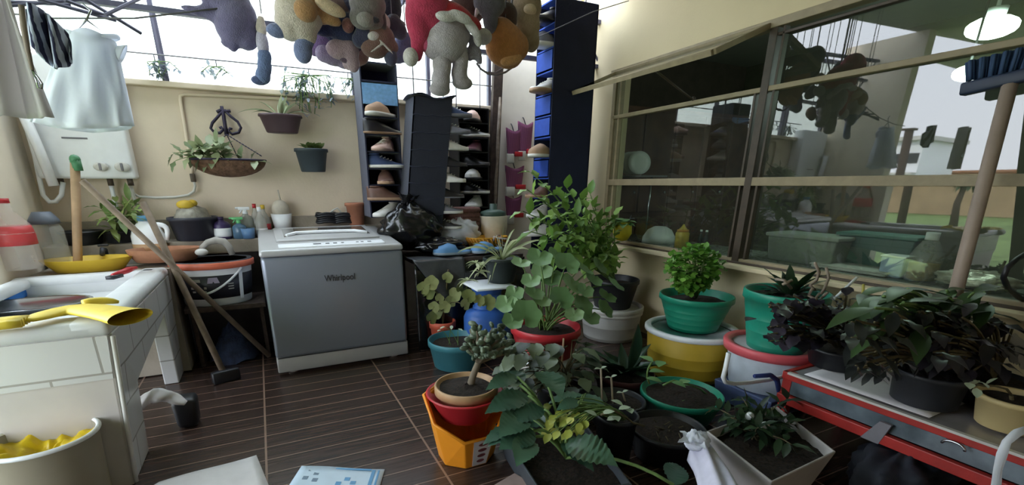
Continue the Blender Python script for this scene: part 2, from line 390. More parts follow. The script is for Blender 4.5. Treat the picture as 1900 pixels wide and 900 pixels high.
# steel lattice truss under the open roof
t = thing('trim_3', None, None, (.5, 4.6, 2.8), kind='structure')
bot, top_ = oy(250, 13, 4.6).z, 3.12
g = MB().box((.95, 4.6, bot), (5.1, .05, .035)).box((.95, 4.6, top_), (5.1, .05, .035))
x = -1.55; k = 0
while x < 3.3:
    g.tube([(x, 4.6, bot if k % 2 else top_), (x + .3, 4.6, top_ if k % 2 else bot)], .011, 6); x += .3; k += 1
g.build('chord', M['truss'], t, smooth=False)
t2 = thing('trim_4', None, None, (-.9, 3.9, 2.75), kind='structure')
g = MB()
for a, c in (((0, 12), (185, -4)), ((60, -5), (215, 38)), ((120, 0), (200, 30)), ((150, -6), (262, 62)), ((195, 28), (262, -4)), ((0, 3), (130, 8))):
    g.tube([oy(a[0], a[1], 4.1), oy(c[0], c[1], 4.3)], .011, 6)
g.build('brace', M['truss'], t2, smooth=False)

# the big kitchen window
w1 = thing('window_1', None, None, (XW, 2.5, WZ0), kind='structure')
fd = .06
def ybar(mb, z, y0, y1, h, d=fd, x=XW): mb.box((x, (y0 + y1) / 2, z), (d, abs(y1 - y0), h))
def zbar(mb, y, z0, z1, w, d=fd, x=XW): mb.box((x, y, (z0 + z1) / 2), (d, w, z1 - z0))
g = MB()
ybar(g, WZ1 - .02, WY0, WY1 + .05, .055, .1); ybar(g, WZ0 + .02, WY0, WY1, .035); zbar(g, WY1, WZ0, WZ1, .05); zbar(g, WY1 - .09, WZ0, WZ1, .025, .05)
ybar(g, WZR, WY0, WY1, .035); ybar(g, WZM, WY0, WY1, .062, .07); zbar(g, WYD - 1.95, WZ0, WZ1, .05)
g.build('window_frame', M['frame'], w1, smooth=False, bevel=.004)
g = MB(); zbar(g, WYD, WZ0, WZ1 - .03, .06, .075); zbar(g, WYD + .075, WZ0, WZR, .018, .05); zbar(g, WYD - .07, WZ0, WZ1, .018, .05)
ybar(g, WZ1 - .09, WY0, WYD, .018, .05); ybar(g, WZ0 + .005, WY0, WY1, .02, .085)
g.build('mullion', M['frame_dk'], w1, smooth=False, bevel=.003)
structure('trim_5', MB().box((XW + .0, (WY0 + WY1) / 2, WZ0 - .02), (.26, WY1 - WY0, .035)), M['wall_r'], bevel=.006)   # sill
for (y0, y1, z0, z1, tilt) in ((WYD + .09, WY1 - .1, WZ0 + .03, WZM - .03, 0), (WYD + .09, WY1 - .1, WZM + .03, WZR - .02, .004), (WY0, WYD - .08, WZ0 + .03, WZM - .03, -.006),
                               (WY0, WYD - .08, WZM + .03, WZR - .02, .012), (WY0, WYD - .08, WZR + .02, WZ1 - .1, -.012)):
    MB().box((XW + .012, (y0 + y1) / 2, (z0 + z1) / 2), (.005, y1 - y0, z1 - z0), rz=tilt * .4, ry=tilt).build('pane', M['pane'], w1, smooth=False)
# top hung sash, propped open towards the porch
hl, hr = V((XW - .05, WY1 - .02, WZ1 - .03)), V((XW - .05, WYD + .04, WZ1 - .03))
ol = oy(1063, 172, WY1 - .02); off = V((ol.x - hl.x, 0, ol.z - hl.z))
oR = hr + off; ol = hl + off
nrm = off.cross(hr - hl).normalized() * .018
g = MB()
def bar(mb, a, c, w, nn=nrm):
    d = (c - a).normalized(); s_ = d.cross(nn).normalized() * w / 2
    mb.hull8([a - s_ - nn, a + s_ - nn, c + s_ - nn, c - s_ - nn, a - s_ + nn, a + s_ + nn, c + s_ + nn, c - s_ + nn])
bar(g, ol, oR, .05); bar(g, hl, ol, .04); bar(g, hr, oR, .04); bar(g, hl, hr, .035)
sash = g.build('opened_sash', M['frame'], w1, smooth=False)
MB().hull8([hl - nrm * .15, hr - nrm * .15, oR - nrm * .15, ol - nrm * .15, hl + nrm * .15, hr + nrm * .15, oR + nrm * .15, ol + nrm * .15]).build('pane', M['pane'], sash, smooth=False)
yst = 3.3; aa = hl.lerp(ol, .75); aa.y = yst
MB().tube([aa, (XW - .02, yst - .1, WZR + .02)], .009, 6).ell((XW - .02, yst - .1, WZR + .03), .02, n=8, m=6).build('window_stay', M['frame_dk'], w1)

# kitchen beyond the window
KX = 6.6
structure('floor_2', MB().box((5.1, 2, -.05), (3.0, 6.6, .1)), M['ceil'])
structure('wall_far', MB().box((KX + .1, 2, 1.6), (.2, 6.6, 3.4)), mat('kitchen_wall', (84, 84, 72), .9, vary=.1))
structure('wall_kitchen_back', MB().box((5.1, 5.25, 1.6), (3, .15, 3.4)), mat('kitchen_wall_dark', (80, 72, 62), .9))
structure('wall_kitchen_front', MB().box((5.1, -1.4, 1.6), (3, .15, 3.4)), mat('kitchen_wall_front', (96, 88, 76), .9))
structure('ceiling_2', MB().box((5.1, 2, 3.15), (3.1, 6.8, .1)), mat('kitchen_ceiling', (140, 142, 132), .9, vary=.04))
c = thing('kitchen_counter', 'long grey kitchen counter behind the window glass', 'counter', (4.05, 2.2, 0))
MB().box((4.05, 2.2, .42), (.6, 5.0, .84)).build('base_cabinet', mat('counter_base', (70, 62, 54), .7), c, smooth=False)
MB().box((4.03, 2.2, .86), (.68, 5.1, .045)).build('worktop', mat('grey_stone', (126, 130, 124), .25, vary=.25, scale=25), c, smooth=False, bevel=.008)
c = thing('wall_cabinet', 'tall dark brown wooden cupboard against the far kitchen wall', 'cabinet', (5.3, 4.95, 0))
brown = mat('dark_brown_wood', (96, 66, 48), .5, vary=.3, scale=5)
MB().box((5.2, 4.97, 1.2), (2.6, .36, 2.4)).build('body', brown, c, smooth=False)
for k in range(5):
    d = MB().box((4.16 + .52 * k, 4.78, 1.75), (.49, .03, 1.2)).build('door', brown, c, smooth=False, bevel=.012)
    MB().ell((4.34 + .52 * k, 4.755, 1.4), .02, n=8, m=6).build('knob', M['chrome'], d)
    MB().box((4.16 + .52 * k, 4.78, .58), (.49, .03, 1.0)).build('door', brown, c, smooth=False, bevel=.012)
c = thing('ceiling_lamp', 'bright round lamp on the kitchen ceiling, seen through the upper pane', 'lamp', ox(1842, 45, 4.9))
q = ox(1842, 45, 4.9)
MB().lathe([(.06, .1), (.05, .02), (.02, 0)], q).tube([q, (q.x, q.y, 3.1)], .012, 6).build('lamp_base', M['white'], c)
MB().ell(q - V((0, 0, .02)), (.17, .14, .07)).build('lamp_globe', emis('lamp_glow', (226, 255, 242), 12), c)

c = thing('ceiling_lamp', 'smaller bright hanging lamp behind the right middle pane', 'lamp', ox(1795, 136, 4.5))
q = ox(1795, 136, 4.5)
MB().tube([q, (q.x, q.y, 3.1)], .008, 6).build('cord', M['dark'], c); MB().ell(q, (.09, .08, .05)).build('lamp_globe', bpy.data.materials['lamp_glow'], c)
# yard on the open left side: what the panes mirror
gm = leafmat('lawn', (96, 116, 62), (130, 146, 84), .9)
structure('ground_yard', MB().box((-21.7, 8, -.12), (40, 60, .1)), mat('lawn_grass', (112, 134, 76), 1, vary=.3, scale=3, bump=.5))
def mir(px, py, xv): q = ox(px, py, xv); return V((2 * XW - q.x, q.y, q.z))
a, c = mir(1622, 318, 32), mir(1738, 232, 32)
y0, y1 = sorted((a.y, c.y)); ym = (y0 + y1) / 2
h = thing('neighbour_house', 'white two storey house across the yard, mirrored in the window', 'house', (a.x, ym, 0))
MB().box((a.x - 2, ym, c.z / 2), (4, y1 - y0, c.z)).build('wall', M['white'], h, smooth=False)
MB().box((a.x - 2, ym, c.z + .1), (4.6, y1 - y0 + .5, .2)).build('roof', M['offwhite'], h, smooth=False)
MB().box((a.x + .25, ym, c.z * .62), (.5, y1 - y0, .12)).build('balcony', M['offwhite'], h, smooth=False)
for k in range(3):
    yy = y0 + (k + .5) * (y1 - y0) / 3
    MB().box((a.x + .02, yy, c.z * .8), (.06, .6, .5)).build('window', M['dark'], h, smooth=False)
    MB().box((a.x + .02, yy, c.z * .4), (.06, .6, .6)).build('window', M['dark'], h, smooth=False)
a, c = mir(1770, 330, 40), mir(1990, 285, 40); y0, y1 = sorted((a.y, c.y))
h = thing('brick_house', 'low orange brick house beyond the yard, mirrored in the window', 'house', (a.x, (y0 + y1) / 2, 0))
MB().box((a.x - 2, (y0 + y1) / 2, c.z / 2), (4, y1 - y0, c.z)).build('wall', mat('orange_brick', (176, 122, 92), .9, vary=.2), h, smooth=False)
MB().box((a.x - 2, (y0 + y1) / 2, c.z + .06), (4.3, y1 - y0 + .3, .12)).build('roof', M['terracotta'], h, smooth=False)
yw = mir(1600, 352, 27)
f = thing('garden_wall', 'low ochre boundary wall along the grass, mirrored in the window', 'wall', (yw.x, 9, -.07), kind='thing')
MB().box((yw.x, 9, yw.z / 2 - .05), (.2, 36, yw.z)).build('wall_face', mat('ochre_wall', (158, 136, 108), .95, vary=.15, scale=2), f, smooth=False)
MB().box((yw.x, 9, yw.z - .02), (.3, 36, .07)).build('coping', M['concrete'], f, smooth=False)
def tree(nm, lb, p, hgt, seed):
    R_ = random.Random(seed); o = thing(nm, lb, 'tree', p)
    MB().tube([p, V(p) + V((.1, .05, hgt * .5)), V(p) + V((0, 0, hgt))], [.12, .09, .05], 8).build('trunk', M['bark'], o)
    g = MB()
    for k in range(160):
        d = V((R_.gauss(0, 1), R_.gauss(0, 1), R_.gauss(0, .8))).normalized(); q = V(p) + V((0, 0, hgt)) + d * hgt * .22 * R_.random() ** .4
        g.leaf(q, d, .2, .11, 1, .2, 3)
    g.build('crown', L_['dark'], o)
a = mir(1785, 345, 20); tree('garden_tree', 'small round tree in front of the brick house', V((a.x, a.y, -.07)), 1.6, 2)
a, c = mir(1684, 345, 20), mir(1706, 215, 20)
h = thing('garden_pole', 'dark leaning wooden pole on the lawn in front of the white house', 'pole', (a.x, a.y, -.07))
MB().tube([V((a.x, a.y, -.07)), V((a.x, c.y, c.z))], .13, 8).build('pole_body', M['bark'], h)
MB().box((a.x, c.y, c.z), (.3, .34, .06)).build('pole_cap', M['bark'], h, smooth=False)
# ------------------------------------------------------------------ laundry sink
R0 = random.Random(3)
SY0, SY1, SXR, STZ = 2.66, 4.2, -.735, .87
t = thing('laundry_sink', 'white tiled concrete laundry sink on the left with a shallow basin', 'sink', (-1.2, 3.4, 0))
XS0 = -1.60
g = MB()   # front apron, flaring slightly towards the floor
g.hull8([(XS0, SY0 - .02, 0), (-.80, SY0 - .02, 0), (-.80, SY0 + .1, 0), (XS0, SY0 + .1, 0), (XS0, SY0, STZ - .05), (SXR - .01, SY0, STZ - .05), (SXR - .01, SY0 + .1, STZ - .05), (XS0, SY0 + .1, STZ - .05)])
g.build('front_panel', mat('sink_plaster', (192, 186, 180), .6, vary=.08, scale=4), t, smooth=False, bevel=.012)
MB().hull8([(XS0, SY0 - .012, .60), (-.768, SY0 - .012, .60), (-.768, SY0 + .05, .60), (XS0, SY0 + .05, .60), (XS0, SY0 - .006, STZ - .055), (SXR - .014, SY0 - .006, STZ - .055), (SXR - .014, SY0 + .05, STZ - .055), (XS0, SY0 + .05, STZ - .055)]).build('tile_band', M['sink'], t, smooth=False)
g = MB()   # side cheek with the sloping underside between front and rear leg
prof = [(SY0, 0), (SY0 + .62, 0), (SY0 + .50, .50), (SY1 - .12, .60), (SY1 - .02, 0), (SY1 + .14, 0), (SY1 + .14, STZ - .05), (SY0, STZ - .05)]
def slab(mb, prof, x0, x1):
    n = len(prof); vs = [(x0, y, z) for y, z in prof] + [(x1, y, z) for y, z in prof]
    mb.add(vs, [tuple(range(n)), tuple(range(2 * n - 1, n - 1, -1))] + [(i, i + n, (i + 1) % n + n, (i + 1) % n) for i in range(n)])
prof2 = [(SY0 + .02, 0, -.80), (SY0 + .34, 0, -.80), (SY0 + .30, .46, -.755), (SY1 - .25, .60, -.745), (SY1 - .12, 0, -.78), (SY1 + .14, 0, -.78), (SY1 + .14, STZ - .05, SXR), (SY0 + .02, STZ - .05, SXR)]
n = len(prof2)
vs = [(x - .1, y, z) for y, z, x in prof2] + [(x, y, z) for y, z, x in prof2]
g.add(vs, [(0, 1, 2, 7), (2, 3, 6, 7), (3, 4, 5, 6), (8 + 7, 8 + 2, 8 + 1, 8), (8 + 7, 8 + 6, 8 + 3, 8 + 2), (8 + 6, 8 + 5, 8 + 4, 8 + 3)] + [(i, (i + 1) % n, (i + 1) % n + n, i + n) for i in range(n)])
g.build('side_panel', M['sink_s'], t, smooth=False, bevel=.008)
enamel = mat('sink_render', (212, 214, 216), .45, vary=.05, scale=7)
g = MB()   # rim
rz_ = STZ - .02
g.box((-.815, (SY0 + SY1) / 2 + .06, rz_), (.17, SY1 - SY0 + .14, .075)); g.box((-1.2, SY0 + .085, rz_ - .002), (.84, .19, .075)); g.box((-1.56, 3.4, rz_), (.1, 1.6, .07)); g.box((-1.2, SY1 + .02, rz_), (.84, .11, .075))
g.build('rim', enamel, t, bevel=.03, seg=3)
MB().box((-1.2, 3.45, .735), (.8, 1.45, .05)).box((-1.2, SY1 - .01, .74), (.8, .04, .2)).box((-1.59, 3.45, .74), (.03, 1.5, .2)).build('basin', enamel, t, smooth=False)
MB().box((-1.2, 3.48, .6), (.8, 1.36, .06)).build('underside', M['concrete'], t, smooth=False)
MB().tube([(-.727, SY0 - .004, STZ - .06), (-.79, SY0 - .024, .02)], .011, 6).build('corner_trim', M['offwhite'], t)
t = thing('water_tank', 'pale concrete water tank between the laundry sink and back wall', 'tank', (-1.2, 4.6, 0))
MB().box((-1.15, 4.52, .44), (.86, .40, .86)).build('wall', M['concrete'], t, smooth=False)
MB().box((-1.15, 4.755, .47), (.86, .06, .94)).build('back_splash', enamel, t, smooth=False, bevel=.01)

# things on and in the sink
q = oz(150, 503, .9); tb = thing('plastic_tub', 'wide shallow yellow plastic tub behind the sink basin', 'tub', (q.x, 4.50, .87))
mp_ = mpp(q)
MB().lathe([(.20, 0), (.27, .09), (.275, .095), (.262, .09), (.195, .012), (.001, .01)], (q.x, 4.50, .872), sx=1.05, sy=.6).build('tub_body', M['yellow'], tb)
def stick(name, label, cat, a, b_, r, m, parts=None, n=10):
    t = thing(name, label, cat, a)
    MB().tube([V(a), V(a).lerp(V(b_), .5), V(b_)], r, n).build('handle', m, t)
    return t
a, c = oy(147, 508, 4.42), oy(139, 296, 4.42)
t = stick('mop', 'pale wooden mop pole with a green tip standing in the yellow tub', 'mop', (a.x, 4.42, .89), c, .028, M['wood'])
MB().tube([c - V((0, 0, .075)), c], .032, 10).ell(c, .034, n=10, m=6).build('tip_cap', mat('green_cap', (66, 122, 84), .5), t)
f1 = V((-.30, 3.55, .0)); tp = oy(152, 335, 4.5)
a = oy(418, 690, 3.95); st1 = oy(265, 376, 4.34)
t = stick('broom', 'worn grey broomstick leaning on the sink corner with its head on the floor', 'broom', V((a.x, 3.95, .02)), st1, .024, M['wood_dk'])
MB().box(V((a.x, 3.95, .05)), (.20, .06, .1), rz=.3).build('bristle_head', M['black'], t, bevel=.015)
t = stick('wooden_pole', 'pale wooden pole slanting from below the water heater to the dark corner', 'pole', V((oz(500, 664, 0).x, oz(500, 664, 0).y, .02)), oy(152, 335, 4.06), .022, M['wood_dk'])

# rubber gloves on the front rim
t = thing('rubber_gloves', 'pair of yellow rubber gloves lying on the sink front rim', 'gloves', (-.95, 2.78, .9))
z0 = STZ + .022
p = [oz(x, y, z0 + .03) for x, y in ((-30, 606), (40, 597), (105, 578), (150, 572), (200, 580), (243, 588))]
g = MB()
def glove(mb, path, ws, hs):
    n = 14; vs = []; fs = []
    for i, (c_, w, h_) in enumerate(zip(path, ws, hs)):
        d = (path[min(i + 1, len(path) - 1)] - path[max(i - 1, 0)]).normalized(); s_ = V((0, 0, 1)).cross(d).normalized()
        for j in range(n):
            a = 2 * pi * j / n; vs.append(c_ + s_ * w * cos(a) + V((0, 0, 1)) * h_ * sin(a))
    for i in range(len(path) - 1):
        for j in range(n): a, b_ = i * n + j, i * n + (j + 1) % n; fs.append((a, b_, b_ + n, a + n))
    fs.append(tuple(range(n))); mb.add(vs, fs)
glove(g, p[1:], [.05, .07, .085, .08, .10], [.014, .02, .026, .024, .034])
g.build('glove_cuff', M['rubber'], t, sub=1)
for k, (dy, L) in enumerate(((-.03, .30), (-.01, .34), (.02, .33), (.045, .27))):
    g = MB(); s0 = p[1] + V((.01, dy, 0)); g.tube(bez(s0, s0 + V((-L * .5, dy * .6 - .02, .004)), s0 + V((-L, dy - .03, -.008)), 6), [.019, .019, .018, .017, .016, .014, .008], 8); g.build('finger', M['rubber'], t)
g = MB(); g.tube(bez(p[3] + V((0, .05, .01)), p[3] + V((.06, .10, .02)), p[3] + V((.13, .10, -.005)), 6), [.022, .022, .02, .019, .018, .015, .008], 8)
g.build('thumb', M['rubber'], t)

t = thing('metal_tray', 'shiny metal tray lying in the sink basin', 'tray', oz(55, 568, .77))
q = oz(58, 572, .77)
MB().lathe([(.19, 0), (.235, .035), (.25, .04), (.228, .03), (.185, .008), (.001, .006)], (q.x, q.y, .762), sx=1.25, sy=.85).build('tray_dish', M['chrome'], t)
q = oz(5, 548, .80)
t = thing('scrub_cloth', 'folded bright blue cloth at the far left in the sink basin', 'cloth', (q.x, q.y, .76))
MB().box((q.x - .02, q.y + .1, .80), (.22, .5, .08)).build('cloth_fold', mat('blue_cloth', (52, 118, 196), .9, bump=.3), t, bevel=.02, seg=3)
q = oy(187, 462, 4.62)
t = thing('faucet', 'small dark tap on the rear wall of the water tank', 'tap', (q.x, 4.70, .96))
MB().tube([(q.x, 4.72, .95), (q.x, 4.72, 1.0), (q.x, 4.66, 1.01), (q.x, 4.62, .97)], .018, 8).build('spout', M['dark'], t)
MB().box((q.x, 4.70, 1.035), (.07, .02, .018)).build('tap_handle', M['dark'], t, bevel=.004)
q = oz(238, 510, STZ + .02)
t = thing('scrub_brush', 'small red handled brush on the right rim of sink', 'brush', q)
MB().tube([q + V((-.06, -.12, .02)), q + V((0, .02, .03)), q + V((.03, .12, .03))], [.014, .022, .012], 8).build('handle', M['red'], t)
MB().box(q + V((-.05, -.12, .012)), (.05, .1, .022), rz=-.4).build('bristles', M['dark'], t)
q = oz(285, 490, .95); rr = 52 * mpp(q)
t = thing('clay_bowl', 'wide shallow terracotta bowl on the corner of the water tank', 'bowl', (-.74, 4.55, .91))
q = V((-.76, 4.56, .905))
MB().lathe([(.21, 0), (.255, .07), (.262, .10), (.248, .10), (.235, .06), (.19, .02), (.001, .02)], q, sy=.62).build('bowl_body', M['terracotta'], t)

# ------------------------------------------------------------------ bottles and pots on the ledge
LZ = 1.03
def bottle(name, label, px, pyb, pyt, wpx, y, m, capm, prof, z0=LZ, band=None, group=None, capname='cap', cap_h=.1, sp=None):
    b_ = oy(px, pyb, y); tp_ = oy(px, pyt, y); h = tp_.z - z0; r = wpx / 2 * mpp(b_)
    t = thing(name, label, 'bottle', (b_.x, y, z0), group)
    c_ = (b_.x, y, z0)
    MB().lathe([(a * r, z * h * (1 - cap_h)) for a, z in prof], c_, 24).build('bottle_body', m, t)
    if band: MB().lathe([(r * 1.012 * prof_r(prof, z / (1 - cap_h)), z * h) for z in [band[0] + (band[1] - band[0]) * i / 4 for i in range(5)]], c_, 24).build('label', band[2], t)
    top = V(c_) + V((0, 0, h * (1 - cap_h)))
    if sp:
        s = h * cap_h
        MB().lathe([(r * .35, 0), (r * .35, s * .35)], top, 14).build('collar', capm, t)
        MB().box(top + V((-r * .1, 0, s * .75)), (r * 1.5, r * .5, s * .42)).box(top + V((0, 0, s * .45)), (r * .5, r * .5, s * .5)).tube([top + V((-r * .35, 0, s * .6)), top + V((-r * .75, 0, s * .1))], r * .12, 6).tube([top + V((-r * .8, 0, s * .8)), top + V((-r * 1.2, 0, s * .8))], r * .16, 6).build('spray_head', capm, t, bevel=.004)
    else: MB().lathe([(r * .36, -.002), (r * .36, h * cap_h), (.001, h * cap_h)], top, 16).build(capname, capm, t)
    return t
def prof_r(p, z):
    for (a, za), (b_, zb) in zip(p, p[1:]):
        if za <= z <= zb and zb > za: return a + (b_ - a) * (z - za) / (zb - za)
    return p[-1][0]
PB = [(.9, 0), (1, .04), (1, .55), (.9, .68), (.36, .9), (.34, 1)]
PS = [(.9, 0), (1, .05), (1, .75), (.8, .88), (.4, .95), (.38, 1)]
cb = mat('blue_liquid', (96, 130, 160), .2, alpha=.75); pale = mat('clear_bottle', (196, 196, 190), .15, alpha=.45)
bottle('soda_bottle', 'large clear soda bottle with a red label at the far left', 28, 458, 368, 66, 4.3, mat('clear_pet', (222, 214, 208), .12, alpha=.32), M['red'], PB, .94, (.35, .62, mat('red_label', (196, 66, 70), .5)), cap_h=.06)
q = oy(95, 455, 4.55)
t = thing('glass_jar', 'clear square jar with a dark grey lid beside the soda bottle', 'jar', (q.x, 4.55, .94))
r = 24 * mpp(q); h = oy(95, 415, 4.55).z - .94
MB().lathe([(r * .95, 0), (r, .02), (r, h * .85), (r * .8, h)], (q.x, 4.55, .94), 20).build('jar_body', mat('clear_jar', (196, 200, 196), .1, alpha=.34), t)
MB().lathe([(r * .95, h), (r * .9, h + .03), (r * .55, h + .085), (.001, h + .085)], (q.x, 4.55, .94), 20).build('lid', mat('slate_lid', (88, 96, 108), .5), t)
def planter(name, label, c_, rb, rt, h, m, soil=True, rim=.012, sy=1, group=None, cat='pot', ribs=0, mr=None):
    t = thing(name, label, cat, c_, group)
    pot_mesh(t, c_, rb, rt, h, m, soil, rim, sy, ribs, mr); return t
def pot_mesh(t, c_, rb, rt, h, m, soil=True, rim=.012, sy=1, ribs=0, mr=None, depth=.8, rimh=.14):
    c_ = V(c_); pr = [(rb * .94, 0), (rb, .006)]
    zr = h * (1 - rimh)
    if ribs:
        for k in range(ribs):
            z = h * (.1 + .66 * k / ribs); r = rb + (rt - rim - rb) * z / zr
            pr += [(r, z), (r * 1.005, z + h * .008), (r, z + h * .016)]
    pr += [(rt - rim, zr - .002), (rt, zr)] if rim else []
    pr += [(rt, h - .006), (rt - .004, h), (rt - .012, h), (rt - .014, h - .01), (rb * .9 + (rt - rb) * depth * .8, h * depth), (rb * .8, .02), (.001, .02)]
    o = MB().lathe(pr, c_, 40, sy=sy).build('pot', m, t)
    if mr: MB().lathe([(rt - .002, zr), (rt + .008, zr + .004), (rt + .008, h - .004), (rt, h + .004), (rt - .014, h + .002)], c_, 40, sy=sy).build('rim', mr, t)
    if soil:
        rs = rb * .88 + (rt - rb) * depth * .92
        MB().grid(lambda u, v: c_ + V((rs * v * cos(2 * pi * u), rs * v * sin(2 * pi * u) * sy, h * depth + .012 * noise.noise(V((u * 7, v * 6, rt * 9))) + .02 * (1 - v))), 28, 6, True).build('soil', M['soil'], t)
    return o
q = oy(158, 455, 4.9)
planter('flower_pot', 'short black flower pot standing behind the mop pole', (q.x, 4.9, LZ), 30 * mpp(q) * .9, 34 * mpp(q), .11, M['black'], False)
# leafy plant behind the poles
def stems_leaves(t, base, tips, leafm, stemm, lf, sr=.006, ln=9, per=None, seed=1, start=.35, names=('stems', 'leaves'), curve=.25):
    R_ = random.Random(seed); gs = MB(); gl = MB()
    for tip in tips:
        base_ = V(base) + V((R_.uniform(-1, 1), R_.uniform(-1, 1), 0)) * .02
        tip = V(tip); mid = base_.lerp(tip, .5) + V((0, 0, (tip - base_).length * curve)); pts = bez(base_, mid, tip, 8)
        gs.tube(pts, [sr * (1 - .07 * i) for i in range(len(pts))], 6)
        for k in range(ln):
            u = start + (1 - start) * k / max(1, ln - 1); i = min(7, int(u * 8)); p_ = pts[i].lerp(pts[i + 1], u * 8 - i) if i < 8 else pts[8]
            d = (pts[min(i + 1, 8)] - pts[i]).normalized()
            a = k * 2.4 + R_.uniform(-.6, .6); o_ = d.orthogonal().normalized(); o_.rotate(Matrix.Rotation(a, 3, d))
            L, Wd, dr = lf[0] * R_.uniform(.7, 1.2), lf[1] * R_.uniform(.8, 1.15), lf[2]
            gl.leaf(p_, o_ * .85 + d * (.35 if k < ln - 1 else 1) + V((0, 0, .15)), L, Wd, dr, .2, 5, shape=lf[3] if len(lf) > 3 else .42, wave=.15)
    gs.build(names[0], stemm, t); return gl.build(names[1], leafm, t)
q = oy(225, 452, 4.92)
t = thing('potted_plant', 'leafy green plant in a pot on the ledge behind the leaning poles', 'plant', (q.x, 4.92, LZ))
pot_mesh(t, (q.x, 4.92, LZ), .09, .12, .1, M['dark'])
stems_leaves(t, (q.x, 4.92, LZ + .08), [oy(x, y, 4.9 + dy) for x, y, dy in ((185, 385, 0), (200, 400, -.1), (215, 375, .05), (240, 372, 0), (255, 390, -.1), (262, 405, 0), (205, 425, -.1), (228, 400, -.15), (250, 380, .05))], leafmat('bright_leaf', (96, 124, 60), (158, 172, 104)), M['gstem'], (.15, .055, .7), ln=7, seed=5)
# jug
JZ = .94; JY = 4.76; q = oy(280, 460, JY); r = 27 * mpp(q)
t = thing('bleach_jug', 'white plastic jug with a blue cap and moulded handle on the ledge', 'jug', (q.x, JY, JZ))
jh = oy(278, 408, JY).z - JZ
MB().lathe([(r * .95, 0), (r, .02), (r * .98, jh * .55), (r * .8, jh * .78), (r * .4, jh * .95), (r * .34, jh)], (q.x, JY, JZ), 24, sy=.7).build('jug_body', M['white'], t)
MB().lathe([(r * .42, jh - .005), (r * .42, jh + .035), (.001, jh + .035)], (q.x, JY, JZ), 16).build('cap', mat('blue_cap', (84, 140, 176), .4), t)
MB().tube(bez((q.x + r * .5, JY, JZ + jh * .85), (q.x + r * 1.5, JY, JZ + jh * .9), (q.x + r * .98, JY, JZ + jh * .4)), .02, 8).build('handle', M['white'], t)
MB().lathe([(r * 1.005, .03), (r * 1.005, .09)], (q.x, JY, JZ), 24, sy=.7).build('label', M['tan'], t)
# dark pot with a bundle of plastic in it
q = oy(365, 443, 4.88); r = 41 * mpp(q); h = oy(365, 402, 4.88).z - LZ
t = planter('storage_pot', 'wide dark blue grey pot on the ledge holding a tied plastic bundle', (q.x, 4.9, LZ), r * .78, r, h, mat('slate_pot', (52, 54, 66), .5), False)
b_ = thing('plastic_bundle', 'crumpled grey plastic bundle with a yellow knot in the dark pot', 'bag', (q.x, 4.9, LZ + h * .3))
g = MB()
g.grid(lambda u, v: V((q.x, 4.9, LZ + h * .8)) + V((cos(2 * pi * u) * cos(v * 1.57), sin(2 * pi * u) * cos(v * 1.57), sin(v * 1.57) * .95)) * (r * .74) * (1 + .10 * noise.noise(V((cos(6.28 * u) * 2, sin(6.28 * u) * 2, v * 5)))), 36, 12, True)
g.build('bundle_body', mat('grey_wrap', (150, 146, 136), .35, vary=.35, scale=22, bump=.6), b_)
MB().ell((q.x - .03, 4.86, LZ + h * .8 + r * .72), (.07, .05, .04)).ell((q.x + .02, 4.88, LZ + h * .8 + r * .78), (.04, .04, .03)).build('knot', M['yellow'], b_)
bottle('detergent_bottle', 'purple bottle with a white label right of the dark pot', 416, 446, 402, 30, 4.86, mat('purple_plastic', (62, 48, 92), .35), mat('purple_cap', (58, 42, 84), .4), PS, band=(.12, .5, M['white']), cap_h=.14)
bottle('spray_bottle', 'green headed spray bottle beside the purple bottle', 448, 446, 402, 24, 4.84, cb, mat('green_spray', (110, 196, 130), .4), PS, sp=1, cap_h=.3)
bottle('spray_bottle', 'white headed spray bottle behind the green headed one', 462, 440, 383, 25, 4.95, mat('pale_liquid', (170, 176, 170), .2, alpha=.7), M['white'], PS, sp=1, cap_h=.24)
bottle('cleaner_bottle', 'clear bottle with a red cap next to the machine lid', 480, 438, 378, 18, 4.97, pale, M['red'], PB, cap_h=.12)
bottle('cleaner_bottle', 'clear bottle with a yellow cap next to the machine lid', 495, 438, 380, 20, 4.99, pale, M['yellow'], PB, band=(.2, .4, M['red']), cap_h=.12)
bottle('cleaner_bottle', 'clear bottle with a white cap at the machine rear corner', 488, 440, 384, 20, 4.88, pale, M['white'], PB, band=(.1, .3, M['paper']), cap_h=.14)
q = oy(462, 444, 4.80)
t = thing('plastic_cup', 'small blue plastic cup below the spray bottles', 'cup', (q.x, 4.80, LZ))
MB().lathe([(.05, 0), (.062, .09), (.057, .09), (.046, .008), (.001, .008)], (q.x, 4.81, LZ), 20).build('cup_body', mat('blue_cup', (96, 134, 178), .4), t)

# ------------------------------------------------------------------ washing machine
wx0, wx1, wy0, wy1 = -.06, 1.04, 3.87, 4.86
t = thing('washing_machine', 'silver top loading washing machine in the middle of the back wall', 'washing machine', ((wx0 + wx1) / 2, 4.35, 0))
MB().box(((wx0 + wx1) / 2, (wy0 + wy1) / 2, .56), (wx1 - wx0, wy1 - wy0, .82)).build('cabinet', M['wm'], t, bevel=.03, seg=4)
MB().box(((wx0 + wx1) / 2, (wy0 + wy1) / 2, .09), (wx1 - wx0 - .004, wy1 - wy0 - .004, .13)).build('plinth', M['wm_top'], t, bevel=.012)
for x in (wx0 + .12, wx1 - .12):
    for y in (wy0 + .1, wy1 - .1): MB().lathe([(.04, 0), (.04, .03)], (x, y, 0), 14).build('foot', M['offwhite'], t)
g = MB(); z0, z1, z2 = .972, 1.025, 1.10
q0 = [(wx0 - .008, wy0 - .008, z0), (wx1 + .008, wy0 - .008, z0), (wx1 + .008, wy1, z0), (wx0 - .008, wy1, z0), (wx0, wy0, z1), (wx1, wy0, z1), (wx1, wy1, z2), (wx0, wy1, z2)]
